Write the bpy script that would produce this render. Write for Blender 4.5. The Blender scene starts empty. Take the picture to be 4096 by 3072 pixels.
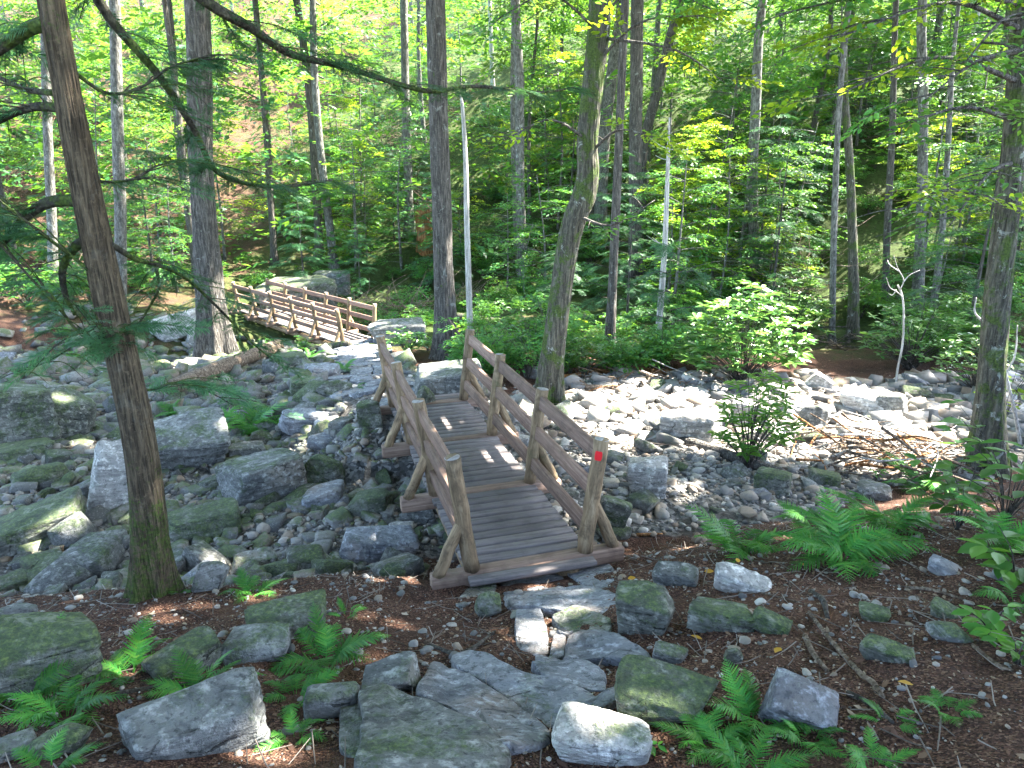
import bpy, math, random
import numpy as np
from mathutils import Vector, Matrix

# ------------------------------------------------------------------ camera, sky, sun, exposure
sc = bpy.context.scene
F_PX, PITCH, HC = 2800.0, 0.293, 3.307          # focal length for a 4096 px wide frame, downward tilt, eye height over the deck
cam_d = bpy.data.cameras.new('camera'); cam = bpy.data.objects.new('camera', cam_d)
sc.collection.objects.link(cam)
cam_d.sensor_fit = 'HORIZONTAL'; cam_d.sensor_width = 36.0; cam_d.lens = 36.0 * F_PX / 4096.0
cam_d.clip_start = 0.05; cam_d.clip_end = 1000
cam.location = (0, 0, HC); cam.rotation_euler = (math.pi / 2 - PITCH, 0, 0)
sc.camera = cam
SUN_EL, SUN_AZ = math.radians(53), math.radians(66)   # azimuth from the view direction towards the right
S = np.array([math.cos(SUN_EL) * math.sin(SUN_AZ), math.cos(SUN_EL) * math.cos(SUN_AZ), math.sin(SUN_EL)])
w = bpy.data.worlds.new('World'); sc.world = w; w.use_nodes = True
wn = w.node_tree; wn.nodes.clear()
sky = wn.nodes.new('ShaderNodeTexSky'); sky.sky_type = 'NISHITA'; sky.sun_disc = False
sky.sun_elevation = SUN_EL; sky.sun_rotation = SUN_AZ; sky.air_density = 1.0; sky.dust_density = 1.5; sky.ozone_density = 1.0
bg = wn.nodes.new('ShaderNodeBackground'); bg.inputs[1].default_value = 0.15
wo = wn.nodes.new('ShaderNodeOutputWorld')
wn.links.new(sky.outputs[0], bg.inputs[0]); wn.links.new(bg.outputs[0], wo.inputs[0])
sun_d = bpy.data.lights.new('sun', 'SUN'); sun_d.energy = 5.0; sun_d.angle = math.radians(0.55); sun_d.color = (1.0, 0.95, 0.86)
sun = bpy.data.objects.new('sun', sun_d); sc.collection.objects.link(sun); sun.location = (20, 9, 30)
sun.rotation_euler = Vector(S).to_track_quat('Z', 'Y').to_euler()
vs = sc.view_settings
vs.view_transform = 'Standard'; vs.look = 'None'; vs.gamma = 1.0; vs.use_curve_mapping = False
vs.exposure = 3.85
sc.cycles.use_denoising = True
sc.cycles.max_bounces = 7; sc.cycles.diffuse_bounces = 4; sc.cycles.transmission_bounces = 5; sc.cycles.glossy_bounces = 2
sc.cycles.transparent_max_bounces = 4; sc.cycles.sample_clamp_indirect = 6.0

C = sc.collection
rng = np.random.default_rng(7)
random.seed(7)

# ------------------------------------------------------------------ numpy noise, terrain
def _hash(ix, iy, s=0):
    h = (ix.astype(np.int64) * 374761393 + iy.astype(np.int64) * 668265263 + s * 974711) & 0xffffffff
    h = ((h ^ (h >> 13)) * 1274126177) & 0xffffffff
    return ((h ^ (h >> 16)) & 0xffff) / 65535.0
def vnoise(x, y, s=0):
    x = np.asarray(x, float); y = np.asarray(y, float)
    ix = np.floor(x); iy = np.floor(y); fx = x - ix; fy = y - iy
    fx = fx * fx * (3 - 2 * fx); fy = fy * fy * (3 - 2 * fy)
    a = _hash(ix, iy, s); b = _hash(ix + 1, iy, s); c = _hash(ix, iy + 1, s); d = _hash(ix + 1, iy + 1, s)
    return a + (b - a) * fx + (c - a) * fy + (a - b - c + d) * fx * fy - 0.5
def fbm(x, y, o=4, s=0):
    r = 0; a = 1.0; f = 1.0
    for i in range(o):
        r = r + a * vnoise(np.asarray(x) * f + 17.3 * i, np.asarray(y) * f - 9.1 * i, s + i); a *= 0.5; f *= 2.03
    return r
def sstep(a, b, x):
    t = np.clip((np.asarray(x, float) - a) / (b - a), 0, 1); return t * t * (3 - 2 * t)

YAW1, B1 = -0.304, (0.153, 5.536, 0.0)           # near footbridge: first post line, deck level
YAW2, B2 = -0.760, (-4.763, 21.194, -1.681)      # far footbridge
BAY1, BAY2, WID = 1.561, 1.513, 0.531
PATH = [(-1.25, 10.0, -0.10), (-1.75, 11.0, -0.22), (-2.55, 12.2, -0.45), (-3.25, 14.8, -0.92), (-3.9, 18.0, -1.38), (-4.7, 21.0, -1.76)]
def seg_dist(x, y, A, B):
    dx, dy = B[0] - A[0], B[1] - A[1]
    t = np.clip(((x - A[0]) * dx + (y - A[1]) * dy) / (dx * dx + dy * dy), 0, 1)
    return np.hypot(x - A[0] - t * dx, y - A[1] - t * dy), t
def foot_line(x):
    return 6.7 + 0.36 * np.maximum(x - 0.3, 0) - 0.10 * np.maximum(-x - 2, 0)
def bed_mask(x, y):                                # 1 in the stony stream bed, 0 on the leaf littered banks
    n = fbm(x * 0.6, y * 0.6, 3, 40) * 1.2
    d = y - foot_line(x) + n * 0.9 + 0.75 * sstep(-0.3, -1.6, x)
    far_edge = 15.2 + 0.10 * x + n * 2 + 4.6 * sstep(-1.5, -4, x)
    m = sstep(-0.55, 0.25, d) * sstep(0.6, -0.6, y - far_edge)
    return m
def H0(x, y):
    x = np.asarray(x, float); y = np.asarray(y, float)
    bed = -0.72 - 0.072 * np.clip(y - 8, 0, 14)
    d = foot_line(x) - y                           # + towards the photographer
    dd = np.clip(d, 0, 20)
    up = 0.56 * (np.sqrt(dd * dd + 0.09) - 0.3)
    up = np.where(up > 0.64, 0.64 + (up - 0.64) * 0.66, up)
    up = up - 0.035 * np.clip(dd - 4.5, 0, 30) ** 2 * 0.5
    z = bed + up
    # paved ridge between the two bridges
    best = np.full(np.broadcast(x, y).shape, -1e9)
    for A, B in zip(PATH[:-1], PATH[1:]):
        ds, t = seg_dist(x, y, A, B)
        zz = A[2] + (B[2] - A[2]) * t
        g = np.exp(-np.clip(ds - 0.55, 0, 9) ** 2 / 0.9)
        best = np.maximum(best, z + (zz - z) * g)
    z = np.where(y > 8.9, np.maximum(z, best), z)
    # channel under the far bridge
    c0 = (B2[0] + math.sin(YAW2) * 3.7, B2[1] + math.cos(YAW2) * 3.7)
    a, b = math.sin(YAW2), math.cos(YAW2)
    al = (x - c0[0]) * a + (y - c0[1]) * b
    z = np.where(y > 15, z - 0.75 * np.exp(-(al / 2.3) ** 2) * sstep(14, 19, y), z)
    # hillside behind
    hy = y + 0.22 * x + fbm(x * 0.06, y * 0.06, 2, 3) * 8
    z = z + 0.42 * np.clip(np.sqrt(np.clip(hy - 26.5, 0, 500) ** 2 + 9) - 3, 0, 95)
    # right far bank and left rubble slope rise a little
    z = z + 0.25 * sstep(8, 16, x) * sstep(8, 14, y) * np.clip(x - 8, 0, 12) * 0.5
    z = z + 0.10 * np.clip(-x - 8.5, 0, 20) * sstep(7, 11, y)
    return z
def H(x, y):
    x = np.asarray(x, float); y = np.asarray(y, float)
    z = H0(x, y)
    m = bed_mask(x, y)
    far = sstep(12, 30, y)
    z = z + fbm(x * 0.7, y * 0.7, 4, 11) * (0.13 + 0.45 * far) * (1 - 0.3 * m) + fbm(x * 4, y * 4, 3, 21) * 0.045
    # keep clear of the decks
    for (bx, by, bz), yaw, L in ((B1, YAW1, 4.95), (B2, YAW2, 7.9)):
        a, b = math.sin(yaw), math.cos(yaw)
        al = (x - bx) * a + (y - by) * b; ac = (x - bx) * b - (y - by) * a
        k = sstep(1.5, 1.0, np.abs(ac)) * sstep(-0.5, -0.15, al) * sstep(L + 0.5, L + 0.1, al)
        lim = bz - 0.10 - 0.42 * sstep(0.35, 1.0, al) * sstep(L - 0.35, L - 1.0, al)
        z = np.where((k > 0) & (z > lim), z + (lim - z) * k, z)
    return z
def h1(x, y): return float(H(np.array([x]), np.array([y]))[0])

# ------------------------------------------------------------------ from the photograph's pixels to places on the ground
def ray(u, v):
    a = (u - 2048) / F_PX; b = (1536 - v) / F_PX; cp, sp = math.cos(PITCH), math.sin(PITCH)
    return np.array([a, cp + b * sp, -sp + b * cp])
_T = np.concatenate([np.arange(1.5, 16, 0.02), 16 * 1.004 ** np.arange(0, 600)])
def G(u, v):                                       # where that line of sight meets the ground
    d = ray(u, v); p = d[None] * _T[:, None]
    z = HC + p[:, 2]; hit = np.nonzero(z < H(p[:, 0], p[:, 1]))[0]
    i = hit[0] if len(hit) else len(_T) - 1
    return np.array([p[i, 0], p[i, 1], h1(p[i, 0], p[i, 1])])
def AY(u, v, y):
    d = ray(u, v); t = y / d[1]; return np.array([d[0] * t, y, HC + d[2] * t])
def depth(p): return p[1] * math.cos(PITCH) - (p[2] - HC) * math.sin(PITCH)
def m_per_px(p): return depth(p) / F_PX

# ------------------------------------------------------------------ mesh and object helpers
def mesh(name, V, Fs, smooth=False):
    V = np.asarray(V, np.float32).reshape(-1, 3)
    if isinstance(Fs, np.ndarray): Fs = [Fs]
    me = bpy.data.meshes.new(name)
    me.vertices.add(len(V)); me.vertices.foreach_set('co', V.ravel())
    idx = np.concatenate([np.asarray(f, np.int32).ravel() for f in Fs])
    cnt = np.concatenate([np.full(len(f), f.shape[1], np.int32) for f in Fs])
    st = np.concatenate([[0], np.cumsum(cnt)[:-1]]).astype(np.int32)
    me.loops.add(len(idx)); me.loops.foreach_set('vertex_index', idx)
    me.polygons.add(len(cnt)); me.polygons.foreach_set('loop_start', st)
    try: me.polygons.foreach_set('loop_total', cnt)
    except Exception: pass
    if smooth: me.polygons.foreach_set('use_smooth', np.ones(len(cnt), bool))
    me.update(calc_edges=True); me.validate()
    return me
def put(name, me, mat, parent=None, loc=None, rot=None, scale=None):
    if mat is not None and len(me.materials) == 0: me.materials.append(mat)
    o = bpy.data.objects.new(name, me); C.objects.link(o)
    if parent is not None: o.parent = parent
    if loc is not None: o.location = loc
    if rot is not None: o.rotation_euler = rot
    if scale is not None: o.scale = scale
    return o
def tag(o, label=None, cat=None, group=None, kind=None):
    if label: o['label'] = label
    if cat: o['category'] = cat
    if group: o['group'] = group
    if kind: o['kind'] = kind
    return o
def thing(name, label, cat, loc=(0, 0, 0), rotz=0, group=None):
    o = bpy.data.objects.new(name, None); C.objects.link(o); o.empty_display_size = 0.2
    o.location = loc; o.rotation_euler = (0, 0, rotz)
    return tag(o, label, cat, group)
def dup(root, loc, rotz=0, scale=1, label=None, group=None):
    r = root.copy(); C.objects.link(r); r.location = loc; r.rotation_euler = (0, 0, rotz); r.scale = (scale,) * 3
    if label: r['label'] = label
    if group: r['group'] = group
    for ch in list(root.children):
        c = ch.copy(); C.objects.link(c); c.parent = r
        for g in list(ch.children):
            d = g.copy(); C.objects.link(d); d.parent = c
    return r
def rotm(ax, ay, az):
    cx, sx, cy, sy, cz, sz = math.cos(ax), math.sin(ax), math.cos(ay), math.sin(ay), math.cos(az), math.sin(az)
    return np.array([[cz, -sz, 0], [sz, cz, 0], [0, 0, 1]]) @ np.array([[cy, 0, sy], [0, 1, 0], [-sy, 0, cy]]) @ np.array([[1, 0, 0], [0, cx, -sx], [0, sx, cx]])
def rand_rots(n, r, tilt=math.pi):
    a = r.uniform(0, 2 * math.pi, n); t = r.normal(0, tilt, n); b = r.uniform(0, 2 * math.pi, n)
    ca, sa, ct, st_, cb, sb = np.cos(a), np.sin(a), np.cos(t), np.sin(t), np.cos(b), np.sin(b)
    Rz = np.zeros((n, 3, 3)); Rz[:, 0, 0] = ca; Rz[:, 0, 1] = -sa; Rz[:, 1, 0] = sa; Rz[:, 1, 1] = ca; Rz[:, 2, 2] = 1
    Rx = np.zeros((n, 3, 3)); Rx[:, 0, 0] = 1; Rx[:, 1, 1] = ct; Rx[:, 1, 2] = -st_; Rx[:, 2, 1] = st_; Rx[:, 2, 2] = ct
    Rb = np.zeros((n, 3, 3)); Rb[:, 0, 0] = cb; Rb[:, 0, 1] = -sb; Rb[:, 1, 0] = sb; Rb[:, 1, 1] = cb; Rb[:, 2, 2] = 1
    return Rz @ Rx @ Rb
def scatter(V, Fc, pos, rots, scl):
    """copies of a small template at many places, one mesh"""
    V = np.asarray(V, float); n = len(pos); scl = np.asarray(scl, float)
    if scl.ndim == 1: scl = np.repeat(scl[:, None], 3, 1)
    W = np.einsum('nij,nvj->nvi', rots, V[None] * scl[:, None, :]) + np.asarray(pos)[:, None, :]
    Fn = (np.asarray(Fc)[None] + (np.arange(n) * len(V))[:, None, None]).reshape(-1, np.asarray(Fc).shape[1])
    return W.reshape(-1, 3), Fn
def join(parts):
    Vs, Fs, o = [], {}, 0
    for V, Fc in parts:
        for f in (Fc if isinstance(Fc, list) else [Fc]):
            Fs.setdefault(f.shape[1], []).append(np.asarray(f) + o)
        Vs.append(np.asarray(V)); o += len(V)
    return np.concatenate(Vs), [np.concatenate(v) for v in Fs.values()]
def catmull(P, n):
    P = np.asarray(P, float); Q = np.vstack([2 * P[0] - P[1], P, 2 * P[-1] - P[-2]])
    out = []
    for i in range(len(P) - 1):
        for t in np.linspace(0, 1, n, endpoint=False):
            a, b, c, d = Q[i], Q[i + 1], Q[i + 2], Q[i + 3]
            out.append(0.5 * (2 * b + (c - a) * t + (2 * a - 5 * b + 4 * c - d) * t * t + (3 * b - a - 3 * c + d) * t ** 3))
    out.append(P[-1]); return np.array(out)
def tube(P, R, seg=8, rough=0.0, seed=0, cap=True, lobes=0.0, ridge=0.0):
    """a tapering limb along a polyline"""
    P = np.asarray(P, float); n = len(P); R = np.broadcast_to(np.asarray(R, float), (n,))
    T = np.gradient(P, axis=0); T /= np.linalg.norm(T, axis=1)[:, None] + 1e-9
    ref = np.array([1., 0, 0]) if abs(T[0][0]) < 0.8 else np.array([0, 1., 0])
    U = ref - (T @ ref)[:, None] * T; U /= np.linalg.norm(U, axis=1)[:, None]; W = np.cross(T, U)
    a = np.linspace(0, 2 * math.pi, seg, endpoint=False)
    rr = np.random.default_rng(seed)
    k = np.ones((n, seg))
    if rough:
        s = np.concatenate([[0], np.cumsum(np.linalg.norm(np.diff(P, axis=0), axis=1))])
        k = 1 + rough * 2 * fbm(np.cos(a)[None] * 1.6 + s[:, None] * 0.9 + seed, np.sin(a)[None] * 1.6 + s[:, None] * 0.35, 3, seed)
    if ridge:
        s = np.concatenate([[0], np.cumsum(np.linalg.norm(np.diff(P, axis=0), axis=1))]); ph = a[None] * 11 + 5 * fbm(np.cos(a)[None] * 2 + s[:, None] * 1.7, np.sin(a)[None] * 2 + s[:, None] * 0.9, 3, seed + 3)
        k = k + ridge * (np.abs(np.sin(ph)) - 0.6)
    if lobes:
        s = np.concatenate([[0], np.cumsum(np.linalg.norm(np.diff(P, axis=0), axis=1))]); f = np.exp(-s / (2.6 * R[0] + 0.05))
        k = k + lobes * f[:, None] * (np.cos(a * 3 + seed)[None] * 0.5 + np.cos(a * 5 + seed * 2)[None] * 0.5)
    V = P[:, None] + (U[:, None] * np.cos(a)[None, :, None] + W[:, None] * np.sin(a)[None, :, None]) * (R[:, None] * k)[..., None]
    V = V.reshape(-1, 3)
    i = np.arange(n - 1)[:, None] * seg; j = np.arange(seg)[None]
    Q = np.stack([i + j, i + (j + 1) % seg, i + seg + (j + 1) % seg, i + seg + j], -1).reshape(-1, 4)
    if cap:
        V = np.vstack([V, P[:1], P[-1:]]); c0, c1 = len(V) - 2, len(V) - 1
        jj = np.arange(seg)
        T0 = np.stack([(jj + 1) % seg, jj, np.full(seg, c0)], -1)
        T1 = np.stack([(n - 1) * seg + jj, (n - 1) * seg + (jj + 1) % seg, np.full(seg, c1)], -1)
        return V, [Q, np.vstack([T0, T1])]
    return V, [Q]
_ico = {}
def ico(sub):
    if sub not in _ico:
        import bmesh
        bm = bmesh.new(); bmesh.ops.create_icosphere(bm, subdivisions=sub, radius=1)
        bm.verts.ensure_lookup_table()
        _ico[sub] = (np.array([v.co[:] for v in bm.verts]), np.array([[v.index for v in f.verts] for f in bm.faces])); bm.free()
    return _ico[sub]
def hull(seed, bevel=0.05, square=0.6):
    """angular broken stone: convex hull of a jittered block, edges slightly worn"""
    import bmesh
    r = np.random.default_rng(seed); bm = bmesh.new()
    P = np.array([(x, y, z) for x in (-1, 1) for y in (-1, 1) for z in (-1, 1)], float) * (1 - r.uniform(0, 1 - square + 0.25, (8, 3)))
    E = r.normal(size=(5, 3)); E = E / np.abs(E).max(1)[:, None] * r.uniform(0.75, 1.0, (5, 1))
    for p in np.vstack([P, E]): bm.verts.new(p)
    bmesh.ops.convex_hull(bm, input=bm.verts[:])
    bmesh.ops.delete(bm, geom=[v for v in bm.verts if not v.link_faces], context='VERTS')
    bmesh.ops.dissolve_limit(bm, angle_limit=0.18, verts=bm.verts[:], edges=bm.edges[:])
    bm.normal_update(); pl = np.array([(*f.normal, f.normal.dot(f.verts[0].co)) for f in bm.faces])
    if bevel:
        try: bmesh.ops.bevel(bm, geom=bm.edges[:], offset=bevel, segments=1, affect='EDGES', clamp_overlap=True)
        except Exception: pass
    bmesh.ops.triangulate(bm, faces=bm.faces[:]); bm.verts.index_update()
    V = np.array([v.co[:] for v in bm.verts]); Fc = np.array([[v.index for v in f.verts] for f in bm.faces]); bm.free()
    m = np.abs(V).max(0); return V / m, Fc, pl
def rock(seed, sub=4, p=4.0, cuts=9, rough=0.03, strata=0.0):
    """a boulder: the planes of a broken block, ledges, chips and grain; p < 3 gives a stream-worn round one"""
    r = np.random.default_rng(seed); V, Fc = ico(sub); D = V.copy()
    if p < 3 or sub < 3:
        V = V / (np.abs(V) ** max(p, 2)).sum(1)[:, None] ** (1 / max(p, 2)); V = V @ rotm(*r.uniform(-0.25, 0.25, 3)).T
        for i in range(cuts):
            n = r.normal(size=3); n[2] *= 0.7; n /= np.linalg.norm(n)
            d = (V @ n) - r.uniform(0.6, 0.92) * np.abs(V @ n).max(); V = V - np.clip(d, 0, None)[:, None] * n[None]
    else:
        pl = hull(seed, 0, 0.35 + 0.07 * p)[2]; nd = D @ pl[:, :3].T
        R = np.where(nd > 0.02, np.maximum(pl[:, 3], 0.12)[None] / np.maximum(nd, 0.02), 9).min(1); V = D * R[:, None]
    if rough and sub >= 3:
        q = D * 1.6 + seed; nn = fbm(q[:, 0] + q[:, 2] * 0.7, q[:, 1] - q[:, 2] * 0.6, 3, seed % 97); V = V * (1 + rough * 1.3 * nn)[:, None]
        if strata and sub >= 4:                    # ledges where the layers break
            s = V[:, 2] * r.uniform(2.0, 4.0) + V[:, 0] * r.uniform(-0.7, 0.7) + V[:, 1] * r.uniform(-0.5, 0.5) + nn * 0.4 + seed
            V[:, :2] *= (1 - strata * (s % 1.0) ** 3 + strata * 0.6 * np.sin(np.floor(s) * 12.9))[:, None]
    if sub >= 4:                                   # chips knocked off the edges, then fine grain
        for i in range(16):
            n = V[r.integers(len(V))] + r.normal(0, 0.2, 3); n /= np.linalg.norm(n)
            d = (V @ n) - r.uniform(0.90, 0.985) * np.abs(V @ n).max(); V = V - np.clip(d, 0, None)[:, None] * n[None]
        q = V * 5.5 + seed; n2 = np.abs(fbm(q[:, 0] + q[:, 2] * 0.8, q[:, 1] - q[:, 2] * 0.7, 4, seed % 53)); V = V * (1 - 0.028 * n2)[:, None]
    m = np.abs(V).max(0); V /= m
    return V, Fc
def box(sx, sy, sz, bev=0.006):
    """box with chamfered edges, centred"""
    V, Fc = [], []
    b = min(bev, sx / 3, sy / 3, sz / 3); hx, hy, hz = sx / 2, sy / 2, sz / 2
    for x in (-1, 1):
        for y in (-1, 1):
            for z in (-1, 1):
                V += [(x * hx, y * (hy - b), z * (hz - b)), (x * (hx - b), y * hy, z * (hz - b)), (x * (hx - b), y * (hy - b), z * hz)]
    id_ = lambda x, y, z, k: ((x > 0) * 4 + (y > 0) * 2 + (z > 0)) * 3 + k
    q = []
    for s in (-1, 1):
        q.append([id_(s, -1, -1, 0), id_(s, 1, -1, 0), id_(s, 1, 1, 0), id_(s, -1, 1, 0)][::s])
        q.append([id_(-1, s, -1, 1), id_(-1, s, 1, 1), id_(1, s, 1, 1), id_(1, s, -1, 1)][::s])
        q.append([id_(-1, -1, s, 2), id_(1, -1, s, 2), id_(1, 1, s, 2), id_(-1, 1, s, 2)][::s])
    for a in (-1, 1):
        for b_ in (-1, 1):
            q.append([id_(-1, a, b_, 1), id_(1, a, b_, 1), id_(1, a, b_, 2), id_(-1, a, b_, 2)][::(-a * b_)])
            q.append([id_(a, -1, b_, 0), id_(a, 1, b_, 0), id_(a, 1, b_, 2), id_(a, -1, b_, 2)][::(a * b_)])
            q.append([id_(a, b_, -1, 0), id_(a, b_, 1, 0), id_(a, b_, 1, 1), id_(a, b_, -1, 1)][::(-a * b_)])
    t = []
    for x in (-1, 1):
        for y in (-1, 1):
            for z in (-1, 1):
                k = [id_(x, y, z, 0), id_(x, y, z, 1), id_(x, y, z, 2)]
                t.append(k if x * y * z > 0 else k[::-1])
    return np.array(V), [np.array(q), np.array(t)]

# ------------------------------------------------------------------ procedural materials
class NT:
    def __init__(s, name):
        s.m = bpy.data.materials.new(name); s.m.use_nodes = True; s.t = s.m.node_tree; s.t.nodes.clear()
        s.out = s.n('OutputMaterial')
    def n(s, kind, **kw):
        x = s.t.nodes.new('ShaderNode' + kind)
        for k, v in kw.items(): setattr(x, k, v)
        return x
    def put(s, sock, v):
        if isinstance(v, bpy.types.NodeSocket): s.t.links.new(v, sock)
        elif isinstance(v, tuple) and len(v) == 3 and sock.type == 'RGBA': sock.default_value = (*v, 1)
        else: sock.default_value = v
    def coord(s, kind='Object', scale=(1, 1, 1)):
        c = s.n('NewGeometry').outputs['Position'] if kind == 'World' else s.n('TexCoord').outputs[kind]
        mp = s.n('Mapping'); s.put(mp.inputs['Vector'], c); mp.inputs['Scale'].default_value = scale
        return mp.outputs[0]
    def noise(s, vec, scale, detail=4, rough=0.55, dist=0):
        x = s.n('TexNoise'); s.put(x.inputs['Vector'], vec)
        x.inputs['Scale'].default_value = scale; x.inputs['Detail'].default_value = detail
        x.inputs['Roughness'].default_value = rough; x.inputs['Distortion'].default_value = dist
        return x.outputs['Fac']
    def voro(s, vec, scale, out='Color', feature='F1'):
        x = s.n('TexVoronoi', feature=feature); s.put(x.inputs['Vector'], vec); x.inputs['Scale'].default_value = scale
        return x.outputs[out]
    def ramp(s, fac, stops, interp='LINEAR'):
        x = s.n('ValToRGB'); s.put(x.inputs[0], fac); e = x.color_ramp.elements; x.color_ramp.interpolation = interp
        while len(e) < len(stops): e.new(0.5)
        for k, (p, c) in zip(e, stops): k.position = p; k.color = (*c, 1) if len(c) == 3 else c
        return x.outputs[0]
    def rng(s, fac, a, b, c=0.0, d=1.0, smooth=True):
        x = s.n('MapRange', interpolation_type='SMOOTHSTEP' if smooth else 'LINEAR'); s.put(x.inputs[0], fac)
        for i, v in enumerate((a, b, c, d)): x.inputs[i + 1].default_value = v
        return x.outputs[0]
    def mix(s, fac, a, b, blend='MIX'):
        x = s.n('Mix', data_type='RGBA', blend_type=blend); s.put(x.inputs[0], fac); s.put(x.inputs[6], a); s.put(x.inputs[7], b)
        return x.outputs[2]
    def math(s, op, a, b=0.0):
        x = s.n('Math', operation=op); s.put(x.inputs[0], a); s.put(x.inputs[1], b); return x.outputs[0]
    def val(s, col, v):
        x = s.n('HueSaturation'); s.put(x.inputs['Color'], col); s.put(x.inputs['Value'], v); return x.outputs[0]
    def bump(s, h, strength=0.5, dist=0.01):
        x = s.n('Bump'); s.put(x.inputs['Height'], h); x.inputs['Strength'].default_value = strength; x.inputs['Distance'].default_value = dist
        return x.outputs[0]
    def bsdf(s, col, rough=0.85, spec=0.3, normal=None):
        b = s.n('BsdfPrincipled'); s.put(b.inputs['Base Color'], col); s.put(b.inputs['Roughness'], rough)
        b.inputs['Specular IOR Level'].default_value = spec
        if normal is not None: s.put(b.inputs['Normal'], normal)
        return b.outputs[0]
    def done(s, sh): s.put(s.out.inputs['Surface'], sh); return s.m
    def objrand(s): return s.n('ObjectInfo').outputs['Random']
    def island(s): return s.n('NewGeometry').outputs['Random Per Island']
    def nz(s):
        x = s.n('SeparateXYZ'); s.put(x.inputs[0], s.n('NewGeometry').outputs['Normal']); return x.outputs[2]

def stone_mat(name, dark, light, moss=0.5, tint=(0.30, 0.25, 0.20), lichen=0.35):
    k = NT(name); w_ = k.coord('World'); r = k.objrand()
    n1 = k.noise(w_, 2.2, 6, 0.62); n2 = k.noise(w_, 14, 5, 0.65); n3 = k.noise(w_, 60, 3, 0.7)
    c = k.ramp(n1, [(0.28, dark), (0.5, tuple((a + b) / 2 for a, b in zip(dark, light))), (0.72, light)])
    c = k.mix(k.rng(k.noise(w_, 1.3, 3, 0.5), 0.52, 0.72, 0, 0.55), c, tint)
    c = k.val(c, k.rng(r, 0, 1, 0.78, 1.22, False))
    c = k.mix(k.rng(n2, 0.5, 0.68, 0, 0.7), c, tuple(min(1, x * 1.9) for x in light))
    c = k.mix(k.rng(k.noise(w_, 24, 4, 0.72), 0.54, 0.66, 0, 0.7), c, tuple(x * 0.4 for x in dark))
    l = k.rng(k.noise(w_, 7.5, 4, 0.75, 0.6), 0.58, 0.66, 0, lichen)
    c = k.mix(l, c, (0.40, 0.43, 0.36))
    mm = k.math('ADD', k.math('MULTIPLY', k.nz(), 0.16), k.noise(w_, 3.1, 5, 0.68, 0.4))
    mm = k.math('ADD', mm, k.math('MULTIPLY', r, 0.12))
    mm = k.math('ADD', mm, k.math('MULTIPLY', k.math('SUBTRACT', k.noise(w_, 17, 5, 0.75), 0.5), 0.45))
    mf = k.rng(mm, 0.80 - 0.30 * moss, 1.02 - 0.30 * moss, 0, 0.80)
    mc = k.ramp(k.noise(w_, 38, 3, 0.7), [(0.3, (0.014, 0.028, 0.009)), (0.52, (0.045, 0.078, 0.018)), (0.72, (0.13, 0.175, 0.032))])
    c = k.mix(mf, c, mc)
    ob = k.coord('Object', (1.3, 1.3, 7.0)); bn = k.noise(ob, 3.4, 5, 0.7, 0.8)
    c = k.mix(k.rng(bn, 0.50, 0.62, 0, 0.55), c, tuple(x * 0.5 for x in dark)); c = k.mix(k.rng(bn, 0.44, 0.34, 0, 0.4), c, tuple(min(1, x * 1.5) for x in light))
    ck = k.math('ADD', k.voro(k.coord('Object', (1.0, 1.0, 2.2)), 2.6, 'Distance', 'DISTANCE_TO_EDGE'), k.math('MULTIPLY', k.math('SUBTRACT', k.noise(w_, 7, 5, 0.75), 0.45), 0.22))
    crk = k.math('MULTIPLY', k.rng(ck, 0.0, 0.016, 0.8, 0), k.rng(k.noise(k.coord('Object'), 1.1, 3, 0.6), 0.50, 0.60)); c = k.mix(crk, c, tuple(x * 0.18 for x in dark))
    h = k.math('ADD', k.math('MULTIPLY', n2, 0.8), k.math('MULTIPLY', n3, 0.4)); h = k.math('ADD', h, k.math('MULTIPLY', bn, 1.0)); h = k.math('SUBTRACT', h, k.math('MULTIPLY', crk, 1.2))
    h = k.math('ADD', h, k.math('MULTIPLY', mf, 0.5))
    return k.done(k.bsdf(c, 0.82, 0.3, k.bump(h, 0.95, 0.035)))

M = {}
M['stone'] = stone_mat('grey_stone', (0.062, 0.066, 0.064), (0.205, 0.208, 0.195), 0.5, (0.20, 0.165, 0.12))
M['stone_mossy'] = stone_mat('mossy_stone', (0.050, 0.054, 0.047), (0.20, 0.20, 0.17), 0.98, (0.13, 0.115, 0.075))
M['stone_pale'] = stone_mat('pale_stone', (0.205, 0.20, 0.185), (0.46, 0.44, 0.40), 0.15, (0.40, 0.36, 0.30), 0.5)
M['stone_slab'] = stone_mat('blue_grey_slab', (0.090, 0.097, 0.110), (0.225, 0.232, 0.245), 0.10, (0.27, 0.20, 0.145), 0.3)

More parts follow.
